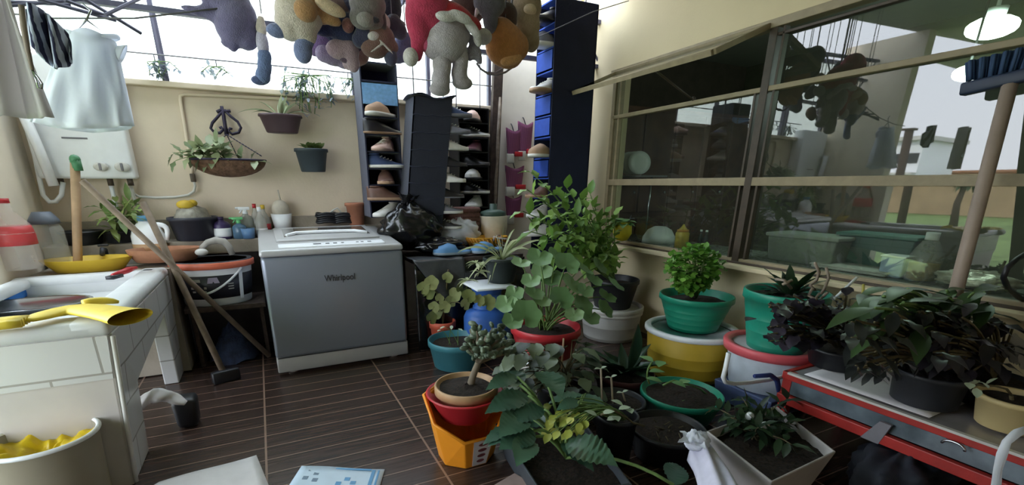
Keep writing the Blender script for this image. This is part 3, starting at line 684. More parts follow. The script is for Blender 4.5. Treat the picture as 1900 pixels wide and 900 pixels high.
g.hull8(q0); g.build('top_frame', M['wm_top'], t, bevel=.022, seg=4)
def tz(y): return z1 + (z2 - z1) * (y - wy0) / (wy1 - wy0)
def tp(x, y, d=0): return V((x, y, tz(y) + d))
def tslab(mb, x0, x1, y0, y1, d0, d1):
    mb.hull8([tp(x0, y0, d0), tp(x1, y0, d0), tp(x1, y1, d0), tp(x0, y1, d0), tp(x0, y0, d1), tp(x1, y0, d1), tp(x1, y1, d1), tp(x0, y1, d1)])
g = MB(); tslab(g, wx0 + .14, wx1 - .13, wy0 + .06, wy0 + .20, -.01, .006); g.build('control_panel', M['white'], t, smooth=False, bevel=.004)
for k, (px, w) in enumerate(((.40, .06), (.48, .03), (.54, .03), (.60, .02), (.72, .02), (.76, .02), (.82, .03))):
    g = MB(); tslab(g, px - w / 2 - .03, px + w / 2 - .03, wy0 + .12, wy0 + .145, .004, .0085); g.build('button', M['dark'] if k < 4 else M['cord'], t, smooth=False)
g = MB(); tslab(g, wx0 + .13, wx1 - .12, wy0 + .30, wy1 - .06, -.005, .020); lid = g.build('lid', M['wm_top'], t, bevel=.012)
g = MB()
xs = [wx0 + .20 + (wx1 - wx0 - .38) * i / 12 for i in range(13)]
vs = []; fs = []
for i, x in enumerate(xs):
    e = abs(i - 6) / 6; yf = wy0 + .42 + .13 * (1 - e ** 4); vs += [tp(x, yf, .0225), tp(x, wy1 - .16, .0225)]
for i in range(12): fs.append((2 * i, 2 * i + 2, 2 * i + 3, 2 * i + 1))
g.add(vs, fs); g.build('lid_window', M['wm_dark'], lid, smooth=False, solid=.004)
MB().tube([tp(wx0 + .22, wy0 + .44, .03)] + [tp(wx0 + .3 + .5 * i / 6, wy0 + .52 + .02 * sin(i / 6 * pi), .035) for i in range(7)] + [tp(wx1 - .2, wy0 + .44, .03)], .014, 8).build('lid_handle', M['white'], lid)
MB().box(((wx0 + wx1) / 2, wy0 - .002, .155), (wx1 - wx0 - .03, .006, .006)).build('plinth_seam', M['dark'], t, smooth=False)
fc = bpy.data.curves.new('brand_lettering', 'FONT'); fc.body = 'Whirlpool'; fc.size = .075; fc.extrude = .002; fc.align_x = 'CENTER'
ft = bpy.data.objects.new('lettering_curve', fc)
fm = bpy.data.meshes.new_from_object(ft); bpy.data.objects.remove(ft)
fo = bpy.data.objects.new('lettering', fm); COL.objects.link(fo); fo.parent = t
q = oy(631, 514, wy0 - .004); fo.location = V((q.x, wy0 - .004, q.z - .028)) - t.location; fo.rotation_euler = (pi / 2, 0, 0); fo.scale = (.62 * 1.25, 1, 1); fm.materials.clear(); fm.materials.append(M['dark'])
# clutter behind the machine
q = oy(525, 420, 4.99); bz = 1.215
t = thing('white_bowl', 'white plastic tub with a wrapped bundle behind the machine', 'bowl', (q.x, 4.99, 1.11))
pz = oy(525, 418, 4.96).z; r = 18 * mpp(q)
MB().lathe([(r * .8, 0), (r, .14), (r * .95, .14), (r * .75, .01), (.001, .01)], (q.x, 5.0, LZ + .06), 24).build('bowl_body', M['white'], t)
MB().box((q.x, 5.0, LZ + .03), (.2, .12, .06)).build('base_block', M['concrete'], t)
MB().ell((q.x, 5.0, LZ + .24), (r * .85, r * .7, .09)).tube([(q.x + .01, 5, LZ + .3), (q.x - .0, 5.0, LZ + .42)], [.012, .006], 6).build('wrapped_bundle', mat('beige_wrap', (190, 182, 166), .6, vary=.2), t)
for i, (px, lb) in enumerate(((606, 'left coil of black cable behind the washing machine'), (636, 'right coil of black cable behind the washing machine'))):
    q = oy(px, 404, 4.96); t = thing('cable_coil', lb, 'cable', (q.x, 4.96, LZ + .13))
    g = MB()
    for k in range(5):
        rr = .10 - .008 * (k % 3); z = q.z - .04 + k * .02
        g.tube([V((q.x + rr * cos(a), 4.96 + rr * .55 * sin(a), z + .006 * sin(3 * a))) for a in [2 * pi * j / 24 for j in range(25)]], .011, 6)
    g.build('coil', M['black'], t)
structure('trim_6', MB().box((.85, 4.98, .55), (.9, .2, 1.1)), M['concrete'])
q = oy(662, 415, 4.97)
planter('clay_pot', 'terracotta flower pot on the ledge behind the machine', (q.x, 4.96, 1.1), .07, .105, oy(662, 376, 4.97).z - 1.1, mat('orange_clay', (158, 104, 80), .85, vary=.15), False)
t = thing('white_cable', 'white cable looped over the black coils', 'cable', oy(625, 392, 5.0))
MB().tube([oy(x, y, 5.02) for x, y in ((612, 396), (618, 390), (626, 386), (632, 392), (634, 398), (642, 394), (650, 402), (656, 412))], .009, 6).build('cable_run', M['offwhite'], t)
# ------------------------------------------------------------------ back wall fittings
BY = 4.93     # front of the heater
hl_, hr_ = oy(70, 331, BY), oy(252, 331, BY); zt = hl_.z + .88
t = thing('water_heater', 'white wall mounted gas water heater above the laundry sink', 'water heater', ((hl_.x + hr_.x) / 2, 5.0, hl_.z))
bw = hr_.x - hl_.x; bx = (hl_.x + hr_.x) / 2
MB().box((bx, (BY + YB) / 2, hl_.z + .44), (bw, YB - BY, .88)).build('casing', M['white'], t, bevel=.02, seg=3)
MB().box((bx - .02, BY - .004, hl_.z + .30), (.16, .006, .012)).build('badge', M['cord'], t, smooth=False)
for px, r in ((188, .045), (228, .05)):
    q = oy(px, 309, BY); k = MB().grid(lambda u, v: V((q.x, BY - .04 * min(1, v * 2), hl_.z + .09)) + V((cos(2 * pi * u), 0, sin(2 * pi * u) * .75)) * (r * (1 if v < .5 else 2 - 2 * v)), 20, 4, True).build('knob', M['offwhite'], t)
    MB().box((q.x, BY - .042, hl_.z + .09), (r * .35, .012, r * 1.2)).build('pointer', M['cord'], k, bevel=.003)
for px in (113, 205, 242):
    q = oy(px, 338, 4.99); MB().lathe([(.022, 0), (.022, .06)], (q.x, 4.99, hl_.z - .055), 10).build('valve', M['frame_dk'], t)
def pipe(name, label, pts, r, m, cat='pipe', n=8):
    t = thing(name, label, cat, pts[0]); MB().tube(pts, r, n).build('pipe_run', m, t); return t
pipe('flue_pipe', 'thick white flue pipe slanting down beside the water heater', [oy(38, 200, 4.86) + V((-.04, .25, .05)), oy(38, 200, 4.86), oy(70, 272, 4.86), oy(100, 345, 4.86)], .034, M['white'])
pipe('water_hose', 'white flexible hose looping below the left end of heater', [oy(x, y, 4.97) for x, y in ((48, 215), (62, 275), (74, 335), (80, 362), (92, 375), (104, 374), (114, 362), (117, 338))], .017, M['white'], 'hose')
pipe('water_hose', 'short white hose dropping from the heater behind the plant', [oy(x, y, 5.02) for x, y in ((205, 340), (210, 360), (216, 385), (222, 420))], .017, M['white'], 'hose')
pipe('water_hose', 'pale hose dropping from the right end of the heater', [oy(x, y, 5.02) for x, y in ((242, 340), (248, 365), (256, 385), (264, 410))], .014, M['offwhite'], 'hose')
pipe('wall_conduit', 'cream conduit running down the wall beside the hanging basket', [oy(x, y, YB - .02) for x, y in ((680, 188), (520, 183), (420, 178), (342, 175), (335, 178), (335, 190), (345, 250), (355, 310), (358, 330))], .014, M['wall_b'])
t = pipe('gas_hose', 'thin white gas hose curving from the conduit to the heater', [oy(x, y, 5.05) for x, y in ((358, 328), (362, 345), (360, 355), (350, 362), (325, 366), (290, 367), (258, 365), (246, 358), (243, 345))], .011, M['offwhite'], 'hose')
q = oy(358, 330, 5.05); MB().box(q, (.04, .04, .07)).build('gas_valve', M['frame_dk'], t, bevel=.006)

# iron scroll bracket with a coir basket
HY = 5.04
t = thing('iron_wall_hook', 'dark wrought iron heart shaped hook on the wall above the basket', 'hook', oy(418, 205, HY))
def sc(pts): return [oy(x, y, HY) for x, y in pts]
g = MB()
g.tube(sc(((414, 204), (404, 217), (394, 228), (391, 238), (398, 246), (408, 247), (414, 241), (411, 236), (407, 238))), .012, 8)
g.build('left_scroll', M['iron'], t)
MB().tube(sc(((416, 204), (428, 216), (441, 226), (447, 237), (443, 246), (431, 249), (424, 243), (427, 238), (431, 240))), .012, 8).build('right_scroll', M['iron'], t)
MB().tube(sc(((411, 197), (415, 215), (418, 235), (421, 250))), [.014, .016, .016, .02], 8).build('centre_bar', M['iron'], t)
MB().tube(sc(((402, 208), (410, 204), (418, 207), (428, 206))), .013, 8).build('bow', M['iron'], t)
bc = oy(424, 297, 4.86); br = 63 * mpp(bc); bh = bc.z - oy(430, 329, 4.86).z
t = thing('hanging_basket', 'coir lined hanging basket with trailing leaves on iron hook', 'basket', (bc.x, 4.86, bc.z - bh))
g = MB().lathe([(.001, -bh)] + [(br * sin(pi / 2 * k / 8), -bh * cos(pi / 2 * k / 8)) for k in range(1, 9)] + [(br * .9, -.01), (.001, -.03)], (bc.x, 4.86, bc.z), 40, sy=.55)
g.build('coir_liner', M['coir'], t)
top = oy(421, 250, HY - .03); top.y = 4.98
for px in (375, 486, 440):
    e = oy(px, 290, 4.84 if px != 440 else 5.0); pts = [top.lerp(e, i / 24) for i in range(25)]
    MB().tube(pts, [.006 if i % 2 else .003 for i in range(25)], 5).build('chain', M['iron'], t)
MB().tube([V((bc.x + br * cos(a), 4.86 + br * .55 * sin(a), bc.z)) for a in [2 * pi * j / 32 for j in range(33)]], .009, 6).build('wire_rim', M['iron'], t)
stems_leaves(t, (bc.x, 4.86, bc.z - .04), [oy(x, y, 4.8 + dy) for x, y, dy in ((322, 285, 0), (326, 298, -.05), (345, 278, .05), (370, 272, 0), (385, 268, .05), (402, 264, 0), (395, 280, -.1), (410, 275, -.05), (350, 292, -.1), (480, 300, -.05), (425, 282, 0))], leafmat('basket_leaf', (104, 120, 84), (160, 168, 130)), M['gstem'], (.13, .075, .6), ln=6, seed=8)
# wall pots
def wallpot(name, label, px, pyt, pyb, wpx, y, m):
    a, b_ = oy(px, pyt, y), oy(px, pyb, y); r = wpx / 2 * mpp(a); h = a.z - b_.z
    t = thing(name, label, 'plant pot', (a.x, y, b_.z))
    pot_mesh(t, (a.x, y, b_.z), r * .72, r, h, m, sy=.62, depth=.85)
    MB().tube([(a.x, y + r * .6, a.z - .02), (a.x, YB - .005, a.z + .01)], .012, 6).build('wall_bracket', M['iron'], t)
    return t, V((a.x, y, a.z))
t, q = wallpot('wall_plant_pot', 'brown wall pot with a spider plant, upper right of basket', 520, 213, 247, 76, 4.93, mat('brown_pot_plastic', (86, 66, 74), .5))
R_ = random.Random(4); g = MB()
for k in range(9):
    a = R_.uniform(0, 6.28); g.leaf(q + V((.02 * cos(a), .02 * sin(a), -.03)), (cos(a) * .5, sin(a) * .35, .9), .22, .045, 1.0, .3, 6)
for (x, y) in ((445, 192), (572, 205), (470, 205)): e = oy(x, y, 4.9); g.leaf(q - V((0, 0, .03)), e - q + V((0, 0, .16)), (e - q).length * 1.15, .05, 1.1, .3, 9)
g.build('leaves', leafmat('spider_leaf', (136, 150, 110), (186, 192, 158)), t)
t, q = wallpot('wall_plant_pot', 'small dark green wall pot with sparse leaves, lower right', 577, 276, 319, 60, 4.95, mat('dark_green_pot', (58, 68, 76), .5))
g = MB(); R_ = random.Random(6)
for k in range(22):
    a = R_.uniform(0, 6.28); g.leaf(q + V((R_.uniform(-.08, .08), -.02, -.01)), (cos(a) * .8, sin(a) * .5, .8), .10, .06, .7, .2, 4)
g.build('leaves', leafmat('pot_leaf', (90, 112, 62), (142, 158, 100)), t)

# line across the clerestory with small hanging plants
wa, wb = oy(205, 93, 5.0), oy(912, 160, 5.0)
t = thing('wire_line', 'thin taut wire strung across the clerestory window', 'wire', wa)
MB().tube([wa, wb], .006, 6).build('wire_run', M['cord'], t)
def wy_(px): return oy(px, 93 + (px - 205) * 67 / 707, 5.0)
for i, (px, lb, n, L) in enumerate(((285, 'small pale hanging plant near the window mullion', 10, .14), (400, 'tiny translucent hanging plant on the wire', 6, .08), (572, 'hanging succulent with many dangling stems on the wire', 34, .3), (645, 'thin pale hanging plant near the shoe shelf', 12, .16))):
    p_ = wy_(px); t = thing('hanging_plant', lb, 'plant', p_); g = MB(); R_ = random.Random(20 + i)
    MB().tube([p_, p_ - V((0, 0, .05))], .005, 5).build('hanger_wire', M['cord'], t)
    ls = MB()
    for k in range(n):
        s = p_ + V((R_.uniform(-1, 1) * L * .75, R_.uniform(-.05, .05), -.04 - R_.random() * L * .3)); e = s - V((R_.uniform(-.06, .06), 0, L * R_.uniform(.3, .9)))
        ls.tube([p_ - V((0, 0, .05)), s, e], .004, 5)
        for j in range(5): g.leaf(s.lerp(e, j / 4), (R_.uniform(-1, 1), R_.uniform(-.6, .6), R_.uniform(-.6, .5)), .06, .03, .4, .2, 3)
    ls.build('stems', M['gstem'], t); g.build('leaves', leafmat('backlit_leaf', (104, 116, 128), (160, 170, 176), .5, .3), t)

# ------------------------------------------------------------------ washing on the line
CY_ = 3.75
la, lb2 = oy(-20, 28, CY_), oy(620, 28, CY_)
t = thing('clothes_line', 'thin clothes line holding the white shirt', 'line', la)
MB().tube([oy(-30, 20, CY_), oy(100, 34, CY_), oy(250, 34, CY_), oy(420, 14, CY_)], .005, 6).build('line_run', M['cord'], t)
# white shirt upside: shoulders on the line, hem at the bottom
t = thing('white_shirt', 'white short sleeved shirt hanging on a hanger above the sink', 'shirt', oy(165, 60, CY_))
tl, trr, bl_, brr = oy(122, 70, CY_), oy(214, 72, CY_), oy(58, 232, CY_), oy(250, 240, CY_)
def shirt(u, v):
    a = 2 * pi * u
    l = tl.lerp(bl_, v); r = trr.lerp(brr, v); c_ = (l + r) / 2; w = (r - l).length / 2
    dep = .07 + .05 * v
    return c_ + V((cos(a) * w, sin(a) * dep + .022 * sin(a * 7 + v * 3) * v + .012 * sin(a * 13 - v * 6) * v, .018 * cos(2 * a) * v + (.045 * abs(cos(a)) ** 1.5 * -1 + .035 if v == 0 else 0)))
g = MB().grid(shirt, 48, 14, True); g.build('shirt_body', M['cotton'], t, solid=.004)
for s_, sh, el, dn in ((-1, oy(126, 76, CY_), oy(96, 120, CY_), oy(118, 150, CY_)), (1, oy(210, 74, CY_), oy(236, 84, CY_), oy(222, 118, CY_))):
    g = MB(); ax = (el + dn) / 2 - sh
    g.grid(lambda u, v: sh + ax * v + ((el - dn) / 2 * cos(2 * pi * u) + V((0, .045 * sin(2 * pi * u), 0))) * (.6 + .4 * v) + V((0, 0, -.06 * (1 - v))), 20, 5, True); g.build('sleeve', M['cotton'], t, solid=.004)
MB().tube([V((tl.lerp(trr, .5).x + .13 * cos(a), CY_ + .055 * sin(a), tl.z + .0 + .03 * abs(cos(a)))) for a in [2 * pi * j / 24 for j in range(25)]], .014, 8).build('collar', M['cotton'], t)
hp = tl.lerp(trr, .5)
h_ = thing('clothes_hanger', 'thin wire hanger inside the white shirt', 'hanger', hp + V((0, 0, .1)))
MB().tube([hp + V((0, 0, .17)), hp + V((.03, 0, .14)), hp + V((0, 0, .09)), tl + V((.03, 0, .01)), trr + V((-.03, 0, .01)), hp + V((0, 0, .09))], .006, 6).build('hanger_wire', M['chrome'], h_)
# white towel in front, far left
TY = 3.0
t = thing('white_towel', 'off white towel hanging at the top left edge', 'towel', oy(30, 10, TY))
def towel(u, v):
    l = oy(-60, -10, TY).lerp(oy(-40, 215, TY), v); r = oy(22, -8, TY).lerp(oy(103, 220, TY), v ** 1.15)
    p_ = l.lerp(r, u); return p_ + V((0, .045 * sin(u * 11 + v) + .02 * sin(u * 23 + 2 * v), 0))
MB().grid(towel, 40, 16).build('towel_sheet', clothmat('offwhite_cotton', (214, 210, 210), .5), t, solid=.012)
t = thing('strap', 'thin brown strap with a metal buckle hanging beside the towel', 'strap', oy(45, 60, TY - .04))
MB().tube([oy(x, y, TY - .1) for x, y in ((40, 10), (44, 50), (52, 95), (60, 130))], [.011, .012, .010, .007], 6).build('strap_band', mat('strap_brown', (136, 122, 112), .7), t)
MB().tube([oy(x, y, TY - .1) for x, y in ((60, 130), (68, 150), (71, 163), (77, 164), (78, 155), (70, 143), (60, 131))], .005, 6).build('buckle', M['chrome'], t)
t = thing('striped_cloth', 'dark blue and white zebra striped garment over the line', 'garment', oy(80, 40, 3.3))
def zeb(u, v):
    a, b_ = oy(36, 14, 3.3).lerp(oy(122, 60, 3.3), u), oy(46, 62, 3.3).lerp(oy(132, 106, 3.3), u)
    dip = sin(u * pi) * .1
    p_ = a.lerp(b_, v); return p_ + V((0, .04 * sin(u * 14 + v * 2) , .05 * sin(u * pi) * (1 - v) - dip * v))
MB().grid(zeb, 40, 10).build('cloth_sheet', stripemat('zebra_stripes', ((42, 44, 74), (176, 184, 204)), 'X', 12, .9, 3.5), t, solid=.012)
# ------------------------------------------------------------------ shelf with the paint bucket, left of the machine
t = thing('low_shelf', 'dark plank shelf between the sink and the washing machine', 'shelf', (-.36, 4.3, 0))
sy_ = 4.5; q0_, q1_ = oy(432, 566, sy_ - .2), oy(338, 566, sy_ - .2); shz = q0_.z
MB().box((-.38, sy_ + .02, shz - .02), (.60, .46, .04)).build('plank', M['bark'], t, smooth=False, bevel=.004)
for x in (-.64, -.12):
    MB().box((x, sy_ + .06, (shz - .04) / 2), (.03, .34, shz - .04)).build('leg', M['bark'], t, smooth=False)
bc = oy(403, 556, sy_ - .17); br = 66 * mpp(bc); bcx = bc.x; bzt = oy(403, 482, sy_).z
t = thing('paint_bucket', 'white paint bucket with a black label and orange rimmed lid', 'bucket', (bcx, sy_, shz))
h = bzt - shz; bk_ = mat('bucket_white', (206, 208, 210), .4, vary=.04)
def BR(z): return br * (.86 + .14 * z / h)
MB().lathe([(BR(0) * .97, 0), (BR(0), .01), (BR(h), h * .99)], (bcx, sy_, shz), 40, sy=.75).build('bucket_body', bk_, t)
MB().lathe([(BR(.18 * h) + .003, .18 * h), (BR(.72 * h) + .003, .72 * h)], (bcx, sy_, shz), 40, sy=.75).build('label', mat('black_label', (34, 34, 44), .4, vary=.1), t)
MB().lathe([(BR(.86 * h) + .006, .86 * h), (BR(h) + .02, .88 * h), (BR(h) + .022, h * 1.0), (BR(h) + .005, h * 1.02)], (bcx, sy_, shz), 40, sy=.75).build('rim', mat('orange_rim', (206, 106, 78), .45), t)
MB().lathe([(br * 1.05, h * 1.0), (br * 1.02, h * 1.035), (br * .9, h * 1.02), (.001, h * 1.02)], (bcx, sy_, shz), 40, sy=.75).build('lid', M['dark'], t)
def on_b(az, z, d=.006): r = BR(z) + d; return V((bcx + r * sin(az), sy_ - r * .75 * cos(az), shz + z))
MB().tube([on_b(-.35 + 1.15 * i / 10, h * (.30 + .55 * (i / 10) ** 1.6), .012) for i in range(11)], .010, 6).build('handle', M['white'], t)
MB().hull8([on_b(.72, .12 * h), on_b(.84, .12 * h), on_b(.84, .12 * h, .001), on_b(.72, .12 * h, .001), on_b(.72, .78 * h), on_b(.84, .78 * h), on_b(.84, .78 * h, .001), on_b(.72, .78 * h, .001)]).build('side_stripe', M['white'], t, smooth=False)
for (a0, z0_, w, hh) in ((-.45, .58, .12, .07), (-.42, .42, .22, .05), (-.42, .34, .2, .04), (.45, .50, .08, .02), (.45, .44, .08, .02), (.45, .38, .08, .02)):
    p_ = [on_b(a0 + w * s, (z0_ + hh * k) * h, d) for d in (.0045, .006) for s, k in ((-1, 0), (1, 0), (1, 1), (-1, 1))]
    MB().hull8(p_).build('print_line', M['offwhite'], t, smooth=False)
MB().hull8([on_b(.0 + s * .16, (.55 + k * .13) * h, d) for d in (.0045, .006) for s, k in ((-1, 0), (1, 0), (.7, 1), (-.7, 1))]).build('emblem', mat('emblem_print', (170, 160, 180), .5), t, smooth=False)
t = thing('showerhead', 'pale plastic hose fitting lying on the bucket lid', 'hose fitting', (bcx, sy_, bzt + .01))
z = shz + h * 1.03 + .02
MB().tube([oy(x, y, sy_ + .02) for x, y in ((372, 462), (385, 450), (400, 446), (415, 448), (425, 458), (431, 472))], [.02, .026, .03, .03, .028, .024], 10).build('hose_body', mat('grey_hose', (160, 156, 150), .4), t)
MB().ell(oy(374, 468, sy_ - .02), (.05, .04, .03)).build('nozzle', M['offwhite'], t)
t = thing('plastic_rags', 'pile of dark blue rags in the shade below the shelf', 'rags', (-.38, 4.4, 0))
g = MB().grid(lambda u, v: V((-.40 + .2 * cos(6.283 * u) * (1 - v), 4.5 + .17 * sin(6.283 * u) * (1 - v), .01 + .32 * v ** .7 + .05 * noise.noise(V((u * 9, v * 7, 1))))), 40, 12, True)
g.build('rag_heap', mat('blue_rag', (44, 54, 80), .9, vary=.5, scale=14, bump=.6), t)
t = thing('crumpled_paper', 'crumpled white paper bag poking out below the sink', 'paper', (-.68, 3.2, 0))
def crum(u, v):
    xs = (258, 285, 318, 348); ys = (738, 720, 724, 743); k = min(2, int(u * 3)); f = u * 3 - k
    x = xs[k] + (xs[k + 1] - xs[k]) * f; y = ys[k] + (ys[k + 1] - ys[k]) * f
    p = oy(x - 10 * v * u, y + 26 * v * (1 - .75 * u ** 3), 3.14); return p + V((0, -.05 * sin(v * 3) + .012 * sin(u * 17 + v * 5), 0))
MB().grid(crum, 24, 10).build('paper_sheet', M['paper'], t, solid=.004)
MB().box((-.62, 3.27, .10), (.14, .16, .2), taper=.85).build('bag_body', M['black'], t, bevel=.03)

# bin and papers at the near left
q = V((-1.08, 2.36, 0))
r = 82 * mpp(V((q.x, q.y, .4)))
t = thing('waste_bin', 'white cylindrical waste bin lined with a yellow bag, lower left', 'bin', q)
bzt_ = .40
qq = oz(75, 812, .40); q = V((qq.x, qq.y, 0)); r = 84 * mpp(V((q.x, q.y, .4))); t.location = q
MB().lathe([(r * .88, 0), (r * .9, .01), (r, .39), (r + .006, .40), (r - .012, .40), (r * .86, .03), (.001, .03)], q, 44, sy=.9).build('bin_body', mat('bin_white_shaded', (150, 142, 124), .5, vary=.04), t)  # white bin; shadow on its body is put into the darker colour
MB().tube([q + V(((r + .002) * cos(a), (r + .002) * .9 * sin(a), .40)) for a in [2 * pi * j / 44 for j in range(45)]], .011, 8).build('bin_rim', M['white'], t)
lin_ = MB().grid(lambda u, v: q + V((cos(6.2832 * u) * r * (.95 - .93 * v), sin(6.2832 * u) * r * .86 * (.95 - .93 * v), (.385 - .02 * v) + .04 * noise.noise(V((cos(6.28 * u) * 3, sin(6.28 * u) * 3, v * 4))) - .01 - .08 * v * v - .005)), 60, 10, True)
lin_.build('bin_liner', mat('yellow_bag', (230, 196, 30), .35, vary=.12, scale=12, bump=.8, bscale=16), t)
tw = MB()
R_ = random.Random(9)
for k in range(5):
    a = .3 + k * .4; p_ = q + V((cos(a) * r * .84, sin(a) * r * .76, .385)); tw.box(p_, (.05, .012, .02), rz=a)
def sheet(name, label, pts, m, z=.004, cat='paper'):
    t = thing(name, label, cat, pts[0]); c = [V((p.x, p.y, z)) for p in pts]
    MB().grid(lambda u, v: c[0].lerp(c[1], u).lerp(c[3].lerp(c[2], u), v) + V((0, 0, .012 * max(0, v - .7) * sin(u * 6) + .002)), 12, 8).build('paper_sheet', m, t, solid=.0025)
    return t, c
t, c = sheet('paper_sheet', 'plain greyish white paper sheet on floor beside the waste bin', [oz(240, 930, 0), oz(510, 930, 0), oz(476, 846, 0), oz(296, 896, 0)], M['paper'])
t, c = sheet('printed_flyer', 'white flyer with blue print lying on the floor tiles', [oz(500, 960, 0), oz(690, 960, 0), oz(714, 873, 0), oz(560, 867, 0)], mat('flyer_paper', (196, 214, 230), .5, vary=.05), .006)
def onf(u, v, z=.011): p_ = c[0].lerp(c[1], u).lerp(c[3].lerp(c[2], u), v); return V((p_.x, p_.y, z))
def patch(nm, u0, u1, v0, v1, m):
    MB().hull8([onf(u0, v0, .0085), onf(u1, v0, .0085), onf(u1, v1, .0085), onf(u0, v1, .0085), onf(u0, v0), onf(u1, v0), onf(u1, v1), onf(u0, v1)]).build(nm, m, t, smooth=False)
bp_ = mat('blue_print', (92, 150, 196), .5)
patch('blue_stripe', .86, .90, 0, .96, bp_); patch('blue_stripe', .93, .95, 0, .96, bp_); patch('blue_band', .3, .85, .95, .98, bp_)
for (u, v) in ((.12, .88), (.2, .8), (.1, .7), (.22, .66), (.5, .6), (.58, .7), (.66, .62)): patch('print_mark', u, u + .06, v, v + .07, mat('grey_print', (110, 130, 150), .6) if u < .3 else bp_)

# ------------------------------------------------------------------ hanging shoe shelves
def organizer(name, label, x0, x1, y0, y1, z0, z1, n, face, m, m_in, lean=0):
    """fabric shelf tower; face = open side"""
    t = thing(name, label, 'shoe organizer', ((x0 + x1) / 2, (y0 + y1) / 2, z0))
    th = .012; g = MB()
    def bx(mb, a, b_, c, d, e, f):
        def L(z): return lean * (z1 - z) / (z1 - z0)
        mb.hull8([(a + L(e), c, e), (b_ + L(e), c, e), (b_ + L(e), d, e), (a + L(e), d, e), (a + L(f), c, f), (b_ + L(f), c, f), (b_ + L(f), d, f), (a + L(f), d, f)])
    if face == 'front':
        bx(g, x0, x0 + th, y0, y1, z0, z1); bx(g, x1 - th, x1, y0, y1, z0, z1); bx(g, x0, x1, y1 - th, y1, z0, z1)
    else:
        bx(g, x0, x1, y0, y0 + th, z0, z1); bx(g, x0, x1, y1 - th, y1, z0, z1)
        if face == 'left': bx(g, x1 - th, x1, y0, y1, z0, z1)
        else: bx(g, x0, x0 + th, y0, y1, z0, z1)
    g.build('fabric_shell', m, t, smooth=False)
    for k in range(n + 1):
        z = z0 + (z1 - z0) * k / n; s_ = MB(); bx(s_, x0 + .004, x1 - .004, y0 + .004, y1 - .004, z - .006, z + .006); s_.build('shelf', m_in, t, smooth=False)
    for x in (x0 + .04, x1 - .04):
        MB().tube([(x, (y0 + y1) / 2, z1), (x, (y0 + y1) / 2, z1 + .12), (x, (y0 + y1) / 2, max(z1 + .2, 2.85 if z1 < 2.8 else z1 + .3))], .006, 6).build('hook_strap', M['cord'], t)
    return [z0 + (z1 - z0) * k / n for k in range(n)], (z1 - z0) / n
ORD = ('bottom', 'second lowest', 'third lowest', 'fourth lowest', 'fifth lowest', 'sixth lowest', 'seventh lowest', 'eighth lowest', 'ninth lowest', 'tenth lowest', 'eleventh lowest', 'twelfth lowest', 'thirteenth lowest')
def shoe(name, label, loc, rz, L, Wd, Hh, mu, ms, kind='sneaker', group=None, flip=False, ml=None, tilt=0):
    """toe points along +x before rotation"""
    t = thing(name, label, 'shoe', loc, group)
    t.rotation_euler = (tilt, 0, rz)
    lo = V(loc)
    def mk(mb, nm, m, par=t, **k):
        mb.v = [p + parent_loc(par) for p in mb.v]; return mb.build(nm, m, par, **k)
    def out(u):   # half width of the last along the length
        return Wd * .5 * (.62 + .38 * sin(min(1, u * 1.5) * pi / 2)) * (1 if u < .72 else math.sqrt(max(0.0, 1 - ((u - .72) / .30) ** 2))) * (math.sqrt(max(0.02, min(1, u / .10))) if u < .10 else 1)
    N = 14; g = MB(); rows = []
    for k in range(N + 1):
        u = k / N; w = out(u); rows.append((-L / 2 + L * u, w))
    vs = [];
    sz = Hh * (.2 if kind != 'dress' else .1)
    for z in (0, sz):
        vs += [(x, -w * 1.06, z + (.02 * Hh * 0)) for x, w in rows] + [(x, w * 1.06, z) for x, w in reversed(rows)]
    n2 = 2 * (N + 1); fs = [tuple(range(n2 - 1, -1, -1)), tuple(range(n2, 2 * n2))] + [(i, (i + 1) % n2, (i + 1) % n2 + n2, i + n2) for i in range(n2)]
    g.add(vs, fs); mk(g, 'sole', ms)
    def top(u):
        if kind == 'slipper': return Hh * (.95 - 1.1 * abs(u - .62)) if u > .42 else Hh * .24
        if kind == 'boot': return Hh * (1.0 if u < .42 else 1.0 - .62 * min(1, (u - .42) / .35)) * (1 if u < .9 else .8)
        return Hh * (.98 - .10 * u if u < .30 else .95 - .62 * min(1, (u - .30) / .52)) * (1 if u < .9 else .85)
    g = MB(); m_ = 9; vs = []
    for k in range(N + 1):
        u = k / N; x, w = rows[k]; h_ = max(top(u), sz + .01)
        for j in range(m_):
            a = pi * j / (m_ - 1); vs.append((x, -w * cos(a), sz + (h_ - sz) * sin(a) ** .75))
    fs = [(k * m_ + j, k * m_ + j + 1, (k + 1) * m_ + j + 1, (k + 1) * m_ + j) for k in range(N) for j in range(m_ - 1)]
    fs += [tuple(range(m_)), tuple(range(N * m_ + m_ - 1, N * m_ - 1, -1))]
    g.add(vs, fs); mk(g, 'upper', mu)
    if kind != 'slipper':
        co = MB().lathe([(1, 0), (1.06, .10), (.82, .1), (.7, -.1), (.001, -.1)], (0, 0, 0), 18); hh = top(.2)
        co.v = [V((p.x * L * .17 - L * .28, p.y * Wd * .27, hh * .93 + p.z * Hh)) for p in co.v]; mk(co, 'collar', ml or mu)
    if kind == 'sneaker':
        la_ = MB()
        for k in range(4):
            u = .42 + .08 * k; z = top(u) * .93 + .006; x = -L / 2 + L * u; la_.tube([(x, -out(u) * .55, z - .012), (x + .01, 0, z + .004), (x, out(u) * .55, z - .012)], .0045, 5)
        mk(la_, 'laces', M['offwhite'])
    return t
